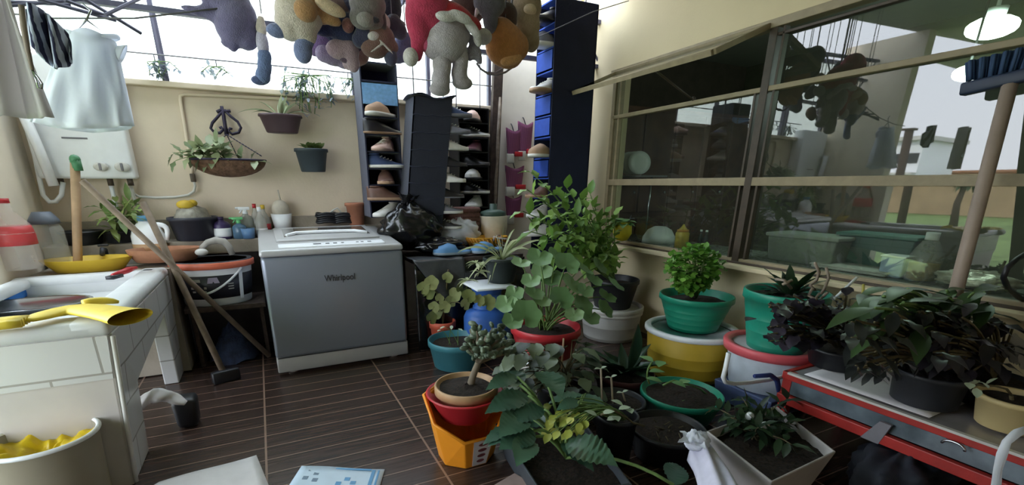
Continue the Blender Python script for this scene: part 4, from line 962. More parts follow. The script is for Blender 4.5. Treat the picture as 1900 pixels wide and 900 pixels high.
mw, mb_, mn, mbr, mtan, mgr, mpk, mwine = (mat('white_leather', (206, 204, 200), .5), mat('black_leather', (34, 32, 36), .4), mat('navy_canvas', (40, 56, 92), .8), mat('brown_leather', (98, 70, 60), .5, vary=.2),
    mat('tan_suede', (158, 128, 104), .8, vary=.15), mat('grey_mesh', (108, 108, 118), .8), mat('pink_canvas', (190, 160, 150), .8), mat('wine_leather', (92, 52, 62), .5))
# left tower, open to the room
A = organizer('shoe_organizer', 'narrow hanging shoe tower left of the dark panel, light blue at top', oy(680, 300, 4.6).x, oy(740, 300, 4.6).x + .03, 4.6, 4.92, 1.2, 2.52, 9, 'front', M['navy'], M['navy'])
ax0, ax1 = oy(680, 300, 4.6).x, oy(740, 300, 4.6).x + .03; axc = (ax0 + ax1) / 2
MB().box((axc, 4.60, 2.27), (ax1 - ax0 - .02, .006, .17)).build('front_band', mat('pale_blue_mesh', (126, 176, 226), .8, vary=.15, scale=30), bpy.data.objects['shoe_organizer'], smooth=False)
zs, sh = A
def put(zs, sh, k, x, y, rz, L, Wd, Hh, mu, ms, kind, what, where, dx=0, ml=None, tilt=0):
    return shoe('shoe', '%s, %s slot of the %s' % (what, ORD[k], where), (x + dx, y, zs[k] + .008), rz, L, Wd, Hh, mu, ms, kind, 'shoes in the hanging shelves', ml=ml, tilt=tilt)
wa_ = 'left shoe tower'
AS = [(0, mw, mw, 'sneaker', 'white sneaker showing its sole'), (1, mbr, mtan, 'boot', 'reddish brown boot'), (2, mbr, mtan, 'boot', 'brown boot with a pale cuff'), (3, mn, mw, 'sneaker', 'navy sneaker with a white toe'),
      (4, mpk, mpk, 'sneaker', 'pale pink sneaker'), (5, mb_, mtan, 'dress', 'dark brown shoe'), (6, mtan, mw, 'slipper', 'beige slip-on shoe')]
for k, mu, ms, kd, ds in AS:
    put(zs, sh, k, axc, 4.60, (-.5 if k % 2 else -2.5) + .35 * (k % 3), .37, .15, .128, mu, ms, kd, ds, wa_)
# dark panel tower, open to the right
bx0, bx1 = oy(765, 180, 4.35).x, oy(836, 180, 4.35).x
B = organizer('shoe_organizer', 'wide dark navy fabric shoe tower seen from its side, in the middle', bx0, bx1, 4.3, 4.56, 1.08, 2.225, 8, 'right', mat('dark_navy_panel', (40, 44, 60), .9, vary=.15, scale=6, bump=.3, sheen=.2), M['black'], -.14)
zs, sh = B; wb_ = 'middle navy shoe tower'
bo = bpy.data.objects['shoe_organizer.001']
for z in zs[1:]:
    l_ = -.14 * (2.225 - z) / 1.145
    MB().tube([V((bx0 + l_ + (bx1 - bx0) * i / 8, 4.298, z + .006 * sin(i * 1.9 + z * 9))) for i in range(9)], .005, 5).build('seam', M['navy'], bo)
MB().grid(lambda u, v: V((bx0 - .02 + (bx1 - bx0 + .05) * u, 4.28 + .30 * v, 2.235 + .02 * sin(u * 8 + v * 3))), 16, 8).build('top_flap', M['navy'], bo, solid=.008)
BS = [(0, mb_, mw, 'sneaker', 'black sneaker with white edge'), (1, mgr, mw, 'sneaker', 'grey canvas shoe with a rounded toe'), (2, mb_, mgr, 'dress', 'black leather shoe'), (3, mw, mw, 'sneaker', 'white and grey sneaker'), (4, mb_, mb_, 'dress', 'plain black shoe'),
      (5, mw, mw, 'sneaker', 'off white sneaker with laces'), (6, mgr, mgr, 'sneaker', 'grey sneaker'), (7, mn, mgr, 'sneaker', 'dark blue folded shoe')]
for k, mu, ms, kd, ds in BS:
    lean = -.14 * (2.225 - zs[k]) / 1.145
    put(zs, sh, k, bx1 + lean + .05, 4.37, -.55 + .25 * (k % 3), .34, .15, .122, mu, ms, kd, ds, wb_)
# black tower behind, open to the room
cx0, cx1 = oy(850, 300, 4.78).x, oy(906, 300, 4.78).x
Cc = organizer('shoe_organizer', 'black hanging shoe tower beside the wooden post', cx0, cx1, 4.76, 5.04, 1.12, 2.24, 8, 'front', M['black'], M['black'])
zs, sh = Cc; wc_ = 'black shoe tower'
CS = [(0, mwine, mwine, 'dress', 'wine coloured shoe'), (1, mw, mw, 'sneaker', 'bright white shoe'), (2, mb_, mw, 'sneaker', 'black sneaker with white toes'), (3, mw, mb_, 'slipper', 'white strapped sandal'), (4, mb_, mb_, 'dress', 'black dress shoe'),
      (5, mwine, mb_, 'dress', 'dark red loafer'), (6, mb_, mw, 'sneaker', 'black shoe with a pale tip'), (7, mpk, mb_, 'slipper', 'pink and black striped slipper')]
for k, mu, ms, kd, ds in CS:
    put(zs, sh, k, (cx0 + cx1) / 2, 4.77, (-2.3 if k % 2 else -.7), .34, .145, .118, mu, ms, kd, ds, wc_)
# tall navy tower at the window wall, open to the left
dx0, dx1 = oy(1030, 250, 4.2).x - .05, oy(1096, 250, 4.2).x
D = organizer('shoe_organizer', 'tall navy blue hanging shoe tower beside the window wall', dx0, dx1, 4.2, 4.52, .58, 3.12, 13, 'left', mat('deep_navy_panel', (26, 30, 56), .9, vary=.15, scale=5, bump=.3), M['navy2'])
zs, sh = D; wd_ = 'window side tower'
do = bpy.data.objects['shoe_organizer.003'] if 'shoe_organizer.003' in bpy.data.objects else None
for k in (5, 7, 8, 10):
    MB().box((dx0 - .004, 4.36, zs[k] + sh * .5), (.008, .28, sh * .8)).build('pocket_front', M['navy2'], do, smooth=False)

for k, mu, ms, kd, ds in [(2, mw, mw, 'sneaker', 'white shoe behind leaves'), (3, mw, mw, 'sneaker', 'white low shoe behind the tall plant'), (4, mbr, mtan, 'boot', 'brown boot with a pale lining'), (6, mtan, mw, 'slipper', 'beige slip-on with a white rim'), (9, mw, mtan, 'sneaker', 'cream shoe poking out'), (11, mgr, mw, 'slipper', 'striped pale slipper'), (12, mb_, mb_, 'dress', 'black shoe at the top')]:
    put(zs, sh, k, dx0 - .02, 4.30, pi + .3 - .2 * (k % 3), .38, .17, .14, mu, ms, kd, ds, wd_)

# wooden post
pa_, pb_ = oy(926, 118, 4.98), oy(908, 420, 4.98)
t = thing('wooden_post', 'dark weathered wooden post between the shoe towers', 'post', (pb_.x, 4.98, 0))
pbz = V((pb_.x - .02, 4.98, 0)); w = .055
MB().hull8([pbz + V((-w, -.03, 0)), pbz + V((w, -.03, 0)), pbz + V((w, .03, 0)), pbz + V((-w, .03, 0)), pa_ + V((-w, -.03, .3)), pa_ + V((w, -.03, .3)), pa_ + V((w, .03, .3)), pa_ + V((-w, .03, .3))]).build('post_body', M['bark'], t, smooth=False, bevel=.006)
l0, l1 = pa_.lerp(pbz, .12), pa_.lerp(pbz, .62)
MB().tube([l0.lerp(l1, i / 8) + V((.012 + .004 * sin(i * 2.1), -.034, 0)) for i in range(9)], [.012, .02, .016, .022, .014, .02, .018, .012, .004], 6).build('peeled_patch', mat('peeled_wood', (150, 136, 124), .8, vary=.3, scale=20), t)

# plaid pocket slippers on the white wall
plaid = stripemat('plaid_fabric', ((150, 84, 118), (96, 54, 88)), 'X', 22, .9); 
t = None
for i, (x0_, y0_, x1_, y1_, lb) in enumerate(((940, 240, 966, 290, 'upper left plaid pouch on the white wall'), (962, 228, 988, 285, 'upper right plaid pouch on the white wall'), (938, 310, 972, 350, 'middle plaid pouch under the red tag'), (938, 366, 968, 402, 'lowest plaid pouch near the jar'))):
    a, b_ = oy(x0_, y0_, 5.02), oy(x1_, y1_, 5.02); t = thing('plaid_pouch', lb, 'pouch', (a.x, 5.03, b_.z))
    hh = a.z - b_.z; ww = b_.x - a.x
    MB().grid(lambda u, v: V((a.x + ww * .5 + ww * .5 * cos(6.283 * u) * (.75 + .25 * v), 5.03 + .045 * sin(6.283 * u) * (.5 + .5 * v) , b_.z + hh * v + .02 * cos(12.566 * u) * v)), 24, 8, True).build('pouch_body', plaid, t, solid=.004)
    MB().tube([(a.x + ww * .5, 5.03, a.z - .01), (a.x + ww * .5, 5.07, a.z + .05), (a.x + ww * .5, 5.095, a.z + .07)], .006, 6).build('hanging_loop', M['dark'], t)
    MB().box((a.x + ww * .75, 4.985, b_.z + .02), (ww * .5, .03, .05)).build('red_tag', M['red'], t, bevel=.004)
    MB().box((a.x + ww * .2, 4.99, b_.z - .03), (ww * .45, .03, .10)).build('white_tag', M['offwhite'], t, bevel=.004)

# ------------------------------------------------------------------ low table and its clutter
TZ = .86; ty0, ty1 = 3.92, 4.62
tx0, tx1 = oy(770, 478, ty0).x, 2.25
t = thing('side_table', 'dark table draped in black plastic right of the washing machine', 'table', ((tx0 + tx1) / 2, 4.2, 0))
MB().box(((tx0 + tx1) / 2, (ty0 + ty1) / 2, TZ - .02), (tx1 - tx0, ty1 - ty0, .04)).build('tabletop', M['bark'], t, smooth=False, bevel=.005)
for x in (tx0 + .05, tx1 - .06):
    for y in (ty0 + .06, ty1 - .06): MB().box((x, y, (TZ - .04) / 2), (.05, .05, TZ - .04)).build('leg', M['bark'], t, smooth=False)
MB().grid(lambda u, v: V((tx0 - .01 + (tx1 - tx0 + .02) * u, ty0 - .005 - .015 * sin(u * 26) * v, TZ - .03 - (TZ - .06) * v)), 50, 8).build('dark_drape', M['bag'], t, solid=.006)
c = thing('plastic_sheet', 'grey black plastic sheet hanging over the front of the table', 'sheet', (tx0 + .2, ty0 - .02, TZ))
def dr(u, v):
    x = tx0 - .02 + (oy(855, 500, ty0).x - tx0 + .05) * u
    if v < .25: return V((x, ty0 + .22 - .9 * v, TZ + .006 + .008 * noise.noise(V((u * 5, v * 6, 2)))))
    vv = (v - .25) / .75; return V((x + .25 * vv * (1 - u), ty0 - .012 - .03 * vv - .02 * sin(u * 9) * vv, TZ - vv * (.36 - .1 * u)))
MB().grid(dr, 20, 18).build('sheet_drape', mat('dusty_plastic', (66, 68, 72), .35, vary=.4, scale=7, bump=.6, bscale=12), c, solid=.004)
def bagmesh(mb, c_, r, seed, crum=.22, neck=0):
    c_ = V(c_)
    def f(u, v):
        a = 6.2832 * u; th = pi * v; d = V((sin(th) * cos(a), sin(th) * sin(a), cos(th)))
        k = 1 + crum * noise.noise(d * 2.2 + V((seed, 0, 0))) + crum * .6 * noise.noise(d * 6 + V((0, seed, 0))) + .06 * sin(a * 9 + 5 * d.z) * (1 if d.z > 0 else .3)
        z = d.z
        return c_ + V((d.x * r[0] * k * (1 - neck * max(0, z) ** 1.5), d.y * r[1] * k * (1 - neck * max(0, z) ** 1.5), z * r[2] * (k if z > 0 else .9)))
    mb.grid(f, 48, 26, True)
def bag(name, label, px, py, wpx, hpx, y, m, z0, seed, knot=None, neck=0, depth=.7):
    q = oy(px, py, y); s = mpp(q); r = (wpx / 2 * s, wpx / 2 * s * depth, (q.z - z0)); r = (r[0], r[1], max(.03, hpx / 2 * s))
    t = thing(name, label, 'bag', (q.x, y, z0)); g = MB(); bagmesh(g, (q.x, y, z0 + r[2] * .92), r, seed, neck=neck); g.build('bag_body', m, t)
    if knot:
        k = MB(); tp_ = V((q.x, y, z0 + r[2] * 1.8)); R_ = random.Random(seed)
        for i in range(7):
            a = i * .9; k.leaf(tp_ - V((0, 0, .04)), (cos(a) * .6, sin(a) * .5, 1), .16 + .06 * R_.random(), .10, .5, .5, 5, wave=.6)
        k.build('bag_neck', m, t)
    return t
bag('bin_bag', 'large knotted shiny black bin bag right of the washing machine', 762, 408, 118, 92, 4.35, M['bag'], TZ + .03, 3.1, True, .35)
bag('bin_bag', 'flat black plastic bag between the slippers and white bag', 815, 452, 96, 30, 4.18, M['bag'], TZ + .012, 5.2)
bag('cloth_bag', 'crumpled white cloth bag on the table', 850, 418, 80, 54, 4.42, M['cotton'], TZ + .035, 8.4)
sl = mat('light_blue_foam', (84, 130, 176), .6); sl2 = mat('grey_sole', (128, 142, 156), .6)
for i, (px, py, rz, lb) in enumerate(((840, 466, -.1, 'left light blue slipper at the front of the table'), (905, 462, .25, 'right light blue slipper behind the spider plant'))):
    q = oy(px, py, 4.02); shoe('slipper', lb, (q.x, 4.03, TZ + .025), pi + rz, .36, .16, .11, sl, sl2, 'slipper', 'light blue slippers')
q = oy(905, 452, 4.25)
t = thing('yellow_basket', 'orange yellow plastic basket with netted side on the table', 'basket', (q.x, 4.27, TZ))
r = 40 * mpp(q)
MB().lathe([(r * .8, .005), (r, .13), (r * 1.04, .14), (r * .97, .14), (r * .76, .02), (.001, .02)], (q.x, 4.27, TZ), 30, sy=.62).build('basket_body', mat('amber_plastic', (218, 160, 40), .5, vary=.15), t)
g = MB()
for k in range(18):
    a = pi + pi * k / 17; g.tube([V((q.x + r * 1.05 * cos(a), 4.27 + r * .66 * sin(a), TZ + .13)), V((q.x + r * .9 * cos(a + .2), 4.27 + r * .58 * sin(a + .2), TZ + .05))], .008, 5)
g.build('lattice', mat('amber_dark', (182, 120, 30), .5), t)
q = oy(852, 396, 4.55)
t = thing('wicker_basket', 'brown woven basket behind the white bag', 'basket', (q.x, 4.52, TZ))
w = 58 * mpp(q); hz = oy(852, 384, 4.5).z - TZ
g = MB()
for k in range(9):
    z = TZ + .02 + hz * k / 9
    pts = [(q.x + sx * w / 2 * (.85 + .15 * k / 8), 4.52 + sy_2 * .10, z) for sx, sy_2 in ((-1, -1), (0, -1.05), (1, -1), (1.02, 0), (1, 1), (0, 1.05), (-1, 1), (-1.02, 0), (-1, -1))]
    g.tube(pts, hz / 16, 6)
g.build('weave', mat('wicker', (112, 76, 72), .8, vary=.3, scale=40), t)
MB().box((q.x, 4.52, TZ + hz * .45), (w * .84, .18, hz * .86)).build('lining', mat('basket_lining', (92, 78, 74), .9), t, smooth=False)
q = oy(915, 425, 4.45); r = 25 * mpp(q); jz = oy(915, 400, 4.45).z - TZ
t = thing('ceramic_jar', 'cream jar with a dark green lid right of the wicker basket', 'jar', (q.x, 4.45, TZ))
MB().lathe([(r * .9, 0), (r, .02), (r, jz * .5), (r * 1.08, jz * .6), (r * 1.08, jz * .98), (r * .9, jz)], (q.x, 4.45, TZ), 28, sy=.8).build('jar_body', mat('cream_glaze', (196, 184, 164), .4), t)
MB().lathe([(r * .98, jz * .97), (r * .95, jz * 1.12), (r * .5, jz * 1.18), (r * .28, jz * 1.19), (r * .28, jz * 1.36), (.001, jz * 1.36)], (q.x, 4.45, TZ), 28, sy=.8).build('lid', mat('bottle_green', (62, 84, 76), .45), t)
q = oy(955, 445, 4.2)
t = thing('cable_tangle', 'tangle of pale cables at the right end of the table', 'cable', (2.12, 4.2, TZ))
R_ = random.Random(31)
g = MB()
pts = [V((2.08 + R_.uniform(-.12, .14), 4.18 + R_.uniform(-.12, .12), TZ + .02 + R_.uniform(0, .14))) for k in range(22)]
sm = []
for k in range(1, 21): sm += bez((pts[k - 1] + pts[k]) / 2, pts[k], (pts[k] + pts[k + 1]) / 2, 5)
g.tube(sm, .009, 6); g.build('cable_run', mat('taupe_cable', (150, 138, 130), .6), t)
# ------------------------------------------------------------------ soft toys hung from the truss
GR = 1.08
fur = {}
def F_(nm, rgb):
    if nm not in fur: fur[nm] = mat(nm + '_plush', tuple(min(250, int(x * 1.04)) for x in rgb), 1, vary=.12, scale=40, bump=.7, bscale=120, sheen=.35)
    return fur[nm]
def toy(label, px, py, y, parts, hang=None, name='soft_toy'):
    """parts: (part name, material, [(dx px, dy px, rx px, ry px, depth factor, roll deg)...]) fused into one soft shape each"""
    c_ = oy(px, py, y); s = mpp(c_)
    t = thing(name, label, 'soft toy', c_, 'soft toys hung from the roof truss')
    for nm, m, els in parts:
        g = MB(); big = 0
        for e in els:
            dx, dy, rx_, ry_ = e[:4]; dp = e[4] if len(e) > 4 else .8; ro = rad(e[5]) if len(e) > 5 else 0; dy_ = e[6] if len(e) > 6 else 0
            q = oy(px + dx, py + dy, y); q.y += dy_ * s; rx_ *= GR; ry_ *= GR
            if len(els) > 1 or True: g.ell(q, (rx_ * s, min(rx_, ry_) * s * dp, ry_ * s), (0, -ro, 0), 16, 11)
            big = max(big, rx_ * s, ry_ * s)
        if len(els) > 1: g.build(nm, m, t, remesh=max(.011, big / 13))
        else: g.build(nm, m, t)
    h = hang or (0, -10); a = oy(px + h[0], py + h[1], y)
    MB().tube([a, V((a.x, a.y, 3.41))], .004, 5).build('hanging_cord', M['cord'], t)
    return t
toy('dark violet grey plush animal hanging by itself at upper left', 432, 35, 3.8, [('body', F_('violet_grey', (112, 106, 142)), [(-5, -28, 34, 26, .8), (6, 5, 32, 40, .9, -35), (24, 28, 22, 26, .9), (-50, -10, 38, 8, .9, -8), (-36, -8, 26, 12, .9, -15), (-2, 36, 11, 22, .9), (-4, 46, 16, 8, .9), (-26, -40, 30, 20, .8)]), ('ear', F_('violet_dark', (84, 78, 112)), [(-18, -62, 12, 16, .5)])], (0, -40))
toy('slim doll with cream hair and striped blue trousers, right of the violet toy', 488, 75, 3.75, [('head', F_('cream', (206, 194, 186)), [(-3, -22, 9, 15, .9), (-4, -38, 7, 7, .8)]), ('torso', F_('pale_lilac', (190, 184, 206)), [(-1, 6, 10, 22, .8)]), ('trousers', F_('denim', (106, 124, 168)), [(3, 30, 12, 14, .8), (3, 48, 12, 18, .8), (0, 66, 13, 14, .8)]), ('foot', F_('denim_dark', (84, 96, 140)), [(-6, 74, 14, 8, .8)])], (-3, -50))
toy('cream and brown plush dog with blue grey paws', 570, 35, 3.6, [('body', F_('cream', (206, 194, 186)), [(-15, -10, 40, 34, .8), (-35, 10, 22, 26, .8, 15), (-10, 14, 26, 26, .8)]), ('face', F_('golden_brown', (178, 136, 98)), [(14, -22, 40, 24, .9, -12), (40, 2, 22, 10, .9, -15, -8), (-6, -8, 20, 18, .9, 0, -22)]), ('muzzle', F_('light_beige', (208, 184, 158)), [(40, -12, 26, 10, 1, -18, -26)]), ('left_paw', F_('blue_grey', (116, 126, 168)), [(-55, 22, 18, 11, 1)]), ('right_paw', F_('blue_grey', (116, 126, 168)), [(-4, 42, 16, 12, 1), (-8, 60, 16, 20, .9)]), ('leg', F_('cream', (206, 194, 186)), [(-2, 20, 18, 26, .9)])], (0, -40))
toy('navy clothed plush figure in the middle of the cluster', 640, 52, 3.7, [('clothes', F_('navy', (48, 54, 96)), [(0, 0, 34, 24, .8), (30, 8, 28, 20, .8, -15), (-20, -14, 20, 16, .8), (-38, 4, 22, 10, .8)]), ('badge', F_('rust', (140, 92, 92)), [(2, 2, 10, 11, 1, 0, -22)]), ('foot', F_('black', (50, 50, 66)), [(48, 16, 20, 16, .9)])], (0, -30))
toy('grey plush dog with long ears at the top of the cluster', 682, 25, 3.55, [('body', F_('warm_grey', (122, 116, 118)), [(0, -18, 32, 26, .8), (-10, 8, 22, 18, .9), (10, 14, 20, 14, .9)]), ('muzzle', F_('mid_grey', (146, 140, 140)), [(-6, 16, 16, 11, 1, 0, -14)]), ('ear', F_('dark_grey', (84, 80, 84)), [(24, 4, 9, 26, .6, 10)]), ('nose', F_('black', (50, 50, 66)), [(10, 18, 8, 5, 1, 0, -18)])], (0, -30))
toy('white and black plush paw shape beside the grey dog', 708, 48, 3.7, [('body', F_('off_white', (200, 196, 196)), [(0, -18, 9, 8, .8), (-4, 4, 8, 8, .8), (4, -6, 12, 14, .8)]), ('trim', F_('black', (50, 50, 66)), [(-14, -12, 8, 18, .8)])], (0, -25))
toy('purple plush bit hanging below the cream dog', 598, 82, 3.85, [('body', F_('purple', (128, 104, 152)), [(0, 0, 24, 18, .8), (14, 6, 20, 14, .8), (-14, 4, 14, 16, .8)])], (0, -14))
toy('small pink grey plush with round head under the navy figure', 645, 96, 3.7, [('body', F_('pink_grey', (172, 148, 160)), [(-14, -4, 24, 16, .8), (2, -2, 18, 18, .8), (10, 20, 12, 16, .9)]), ('cap', F_('plum', (100, 80, 104)), [(6, -12, 20, 9, .9, -10), (-4, 10, 14, 10, .8)])], (0, -18))
toy('brown plush with pale strings at the right of the cluster', 705, 84, 3.6, [('body', F_('brown', (118, 90, 84)), [(0, -14, 26, 22, .8), (-10, 6, 24, 16, .8), (14, 2, 20, 14, .8)]), ('foot', F_('slate', (72, 74, 98)), [(20, 22, 12, 14, .8)]), ('string', F_('off_white', (200, 196, 196)), [(-10, 10, 20, 2.5, 1, 35, -22), (6, 8, 20, 2.5, 1, -40, -22)])], (0, -30))
toy('dark grey plush with pointed ear between brown toy and red hat', 735, 52, 3.75, [('body', F_('charcoal', (72, 72, 88)), [(-4, -4, 16, 18, .8), (8, 6, 12, 14, .8)]), ('ear', F_('mid_grey', (146, 140, 140)), [(6, -12, 12, 4, .8, -20)])], (-8, -20))
toy('blue grey plush hidden behind the red hat', 752, 88, 3.85, [('body', F_('slate_blue', (110, 112, 150)), [(0, 0, 20, 24, .8), (-14, 14, 14, 14, .8)])], (0, -24))
toy('black bear shaped plush at the back of the cluster', 722, 12, 3.85, [('body', F_('black', (50, 50, 66)), [(0, 0, 22, 34, .8), (-4, -24, 18, 16, .8)])], (0, -30))
toy('brown plush peeking out at top between dog and grey toy', 625, 8, 3.75, [('body', F_('mauve_brown', (132, 108, 110)), [(0, 0, 24, 24, .8), (-10, -18, 20, 16, .8)])], (0, -20))
# the large toy with a red pointed hat
toy('large grey plush wearing a red hat and red white trimmed dress', 828, 70, 3.35, [
    ('body', F_('silver_grey', (176, 170, 178)), [(0, 4, 38, 36, .9), (-18, 14, 26, 24, .8), (14, -8, 30, 28, .8)]),
    ('left_leg', F_('silver_grey', (176, 170, 178)), [(-8, 48, 17, 34, .95), (-10, 78, 17, 20, .95), (-12, 96, 20, 11, 1.2)]),
    ('right_leg', F_('silver_grey', (176, 170, 178)), [(26, 40, 15, 32, .95), (24, 66, 15, 18, .95), (30, 84, 20, 11, 1.2)]),
    ('hat', F_('red', (184, 58, 92)), [(-34, -62, 38, 36, .8), (-52, -30, 22, 40, .8, 8), (-54, 4, 12, 34, .8), (-26, -40, 30, 30, .8)]),
    ('hat_cuff', F_('hat_pink', (196, 84, 120)), [(-36, 12, 13, 13, .9)]),
    ('pompom', F_('off_white', (200, 196, 196)), [(-66, 36, 13, 14, 1)]),
    ('dress', F_('scarlet', (176, 38, 50)), [(18, -40, 38, 16, 1.6, -20), (48, -24, 20, 13, 1.0, -25), (-10, -40, 30, 14, 1.6, 0)]),
    ('dress_trim', F_('white', (214, 210, 214)), [(-14, -27, 20, 8, 1, 0, -38), (12, -26, 22, 8, 1, -14, -40), (36, -10, 22, 8, 1, -42, -30), (50, 10, 12, 7, 1, -60, -20)]),
    ('arm', F_('pale_grey', (196, 190, 196)), [(68, -2, 17, 13, 1)]),
    ('tail', F_('ash', (150, 146, 162)), [(54, 22, 9, 26, .9, 25), (44, 30, 9, 12, .9)])], (-10, -90))
toy('orange brown plush cushion toy right of the red hatted one', 938, 84, 3.5, [('body', F_('rusty_orange', (176, 118, 66)), [(0, 0, 38, 34, .7, 15), (6, 18, 28, 22, .7, 10), (-8, -22, 28, 24, .8), (24, 2, 20, 22, .7)]), ('paw_patch', F_('apricot', (204, 150, 100)), [(4, 30, 22, 9, .8, 18, -14)])], (0, -40))
toy('beige plush bear at the right end of the cluster', 978, 40, 3.6, [('body', F_('beige', (152, 132, 108)), [(0, -28, 26, 26, .9), (-2, 8, 25, 34, .9), (8, 36, 15, 18, .9), (-12, 44, 14, 16, .9)]), ('muzzle', F_('light_beige', (208, 184, 158)), [(-4, -16, 12, 9, 1, 0, -18)])], (0, -40))
toy('grey plush with a white collar ring above the orange toy', 908, 12, 3.45, [('body', F_('slate_grey', (98, 96, 106)), [(0, -6, 30, 22, .8), (2, 22, 14, 24, .9)]), ('collar', F_('white', (214, 210, 214)), [(-22, 4, 4, 18, 1, -20), (-8, 16, 12, 4, 1, -15)])], (0, -20))
toy('small dark brown plush between grey toy and beige bear', 940, 26, 3.55, [('body', F_('umber', (84, 64, 62)), [(0, 0, 20, 18, .8), (8, 12, 12, 12, .8)])], (0, -16))
toy('striped navy and white plush sleeve beside the navy figure', 612, 45, 3.8, [('body', F_('navy', (48, 54, 96)), [(0, 0, 26, 22, .8), (14, 18, 22, 16, .8)]), ('stripe', F_('off_white', (200, 196, 196)), [(2, -4, 20, 4, 1, 20, -20)])], (0, -20))
toy('dark plush with black white muzzle low in the cluster', 684, 66, 3.62, [('body', F_('ink', (56, 58, 84)), [(0, 0, 24, 20, .8), (16, 8, 16, 14, .8), (-14, 8, 16, 14, .8)]), ('muzzle', F_('off_white', (200, 196, 196)), [(6, 6, 11, 7, 1, 10, -18)])], (0, -20))
toy('lilac plush with round feet at the bottom of the cluster', 620, 104, 3.8, [('body', F_('lilac', (158, 142, 176)), [(0, 0, 24, 16, .8), (18, 8, 16, 14, .8), (-18, -4, 16, 14, .8)]), ('foot', F_('pale_pink', (196, 170, 184)), [(26, 14, 12, 12, .9, 0, -8)])], (0, -12))
toy('tan plush monkey behind the brown toy strings', 668, 108, 3.85, [('body', F_('tan', (150, 118, 104)), [(0, -6, 16, 16, .8), (-10, 4, 14, 12, .8)])], (0, -14))
toy('dark brown plush bear hidden behind the red hat at top', 868, 14, 3.6, [('body', F_('umber', (84, 64, 62)), [(0, 0, 32, 26, .8), (-14, 16, 18, 16, .8)])], (0, -16))
toy('khaki plush dog above the orange toy, at the top edge', 950, 12, 3.75, [('body', F_('khaki', (120, 104, 84)), [(0, 0, 34, 34, .8), (16, 18, 18, 24, .8)])], (0, -20))
toy('slate plush rabbit at the top between cream dog and grey dog', 655, -2, 3.72, [('body', F_('slate', (72, 74, 98)), [(0, 0, 26, 20, .8)]), ('ear', F_('mid_grey', (146, 140, 140)), [(-16, 12, 6, 18, .7, 10)])], (0, -12))
q = oy(920, 125, 3.6)
t = thing('bucket_bail', 'thin grey metal basket handle below the orange plush', 'handle', q)
MB().tube([oy(x, y, 3.6) for x, y in ((884, 117), (892, 128), (906, 137), (922, 139), (938, 134), (952, 124), (958, 110), (955, 80), (950, 20), (950, -20))], .008, 6).build('handle_wire', M['cord'], t)
MB().tube([oy(x, y, 3.62) for x, y in ((905, 134), (918, 136), (932, 128), (940, 120))], .007, 6).build('inner_wire', M['cord'], t)
t = thing('string_line', 'thin string running from the window wall across the navy tower', 'string', oy(1003, 66, 4.15))
MB().tube([oy(1000, 68, 4.12), oy(1100, 22, 4.12), V((3.46, 4.12, 3.17))], .004, 5).build('string_run', M['cord'], t)
# ------------------------------------------------------------------ potted plants, centre
def pplant(name, label, c_, rb, rt, h, m, cat='potted plant', group=None, **k):
    t = thing(name, label, cat, c_, group); pot_mesh(t, c_, rb, rt, h, m, **k); return t
def rosette(t, c_, n, L, Wd, m, seed, up=.6, droop=.8, nm='leaves', spread=1, fold=.25, shape=.42, var=.3):
    R_ = random.Random(seed); g = MB()
    for k in range(n):
        a = k * 2.4 + R_.uniform(-.3, .3); e = up * R_.uniform(.4, 1.5)
        g.leaf(V(c_) + V((cos(a), sin(a), 0)) * .015 * spread, (cos(a) * spread, sin(a) * spread, e), L * R_.uniform(1 - var, 1 + var * .6), Wd * R_.uniform(.8, 1.15), droop * R_.uniform(.6, 1.3), fold, 7, shape=shape, wave=.1)
    return g.build(nm, m, t)
def cluster(t, base, targets, m, lw, stem_m, seed, round_=False, sr=.006, droop=.3, nmz=('stems', 'leaves')):
    """leaves at given points, each on a petiole from the base"""
    R_ = random.Random(seed); gs = MB(); gl = MB(); cen = V(base) + V((0, 0, .12))
    for p in targets:
        p = V(p); b_ = V(base) + V((R_.uniform(-1, 1), R_.uniform(-1, 1), 0)) * .05
        gs.tube(bez(b_, b_.lerp(p, .45) + V((0, 0, (p - b_).length * .28)), p, 7), [sr] * 5 + [sr * .8, sr * .6, sr * .5], 5)
        out = (p - V(base)); out.z = 0
        if round_:
            nrm = V((out.x * .7 + R_.uniform(-.3, .3), out.y * .7 - .55 + R_.uniform(-.3, .3), .75)); gl.roundleaf(p, nrm, lw[0] * R_.uniform(.7, 1.15))
        else:
            d = out.normalized() if out.length > .01 else V((0, -1, 0)); gl.leaf(p, d + V((R_.uniform(-.5, .5), R_.uniform(-.7, .2), R_.uniform(-.3, .3))), lw[0] * R_.uniform(.8, 1.15), lw[1] * R_.uniform(.85, 1.1), droop, .18, 7, wave=.12)
    gs.build(nmz[0], stem_m, t); return gl.build(nmz[1], m, t)

# yellow bucket with the green pot
yb = thing('yellow_bucket', 'big yellow bucket with a white rim, used as a stand by the window wall', 'bucket', (3.05, 2.52, 0))
pot_mesh(yb, (3.05, 2.52, 0), .301, .345, .39, M['yellow'], False, 0, 1, 3)
MB().lathe([(.345, .355), (.365, .362), (.365, .388), (.352, .398), (.318, .396), (.31, .372), (.345, .366)], (3.05, 2.52, 0), 44).build('rim', M['white'], yb)
MB().lathe([(.001, .352), (.30, .352), (.312, .372), (.30, .36), (.001, .36)], (3.05, 2.52, 0), 40).build('sunken_lid', mat('grey_lid', (150, 156, 152), .5), yb)
q = oy(1308, 640, 2.19); MB().box((3.05 + .18, 2.52 - .27, .30), (.07, .03, .05)).build('handle_lug', M['yellow'], yb, bevel=.008)
t = pplant('bushy_plant', 'green pot with a dense round small leaved plant on the yellow bucket', (3.10, 2.56, .368), .189, .285, .285, M['green'], ribs=4)
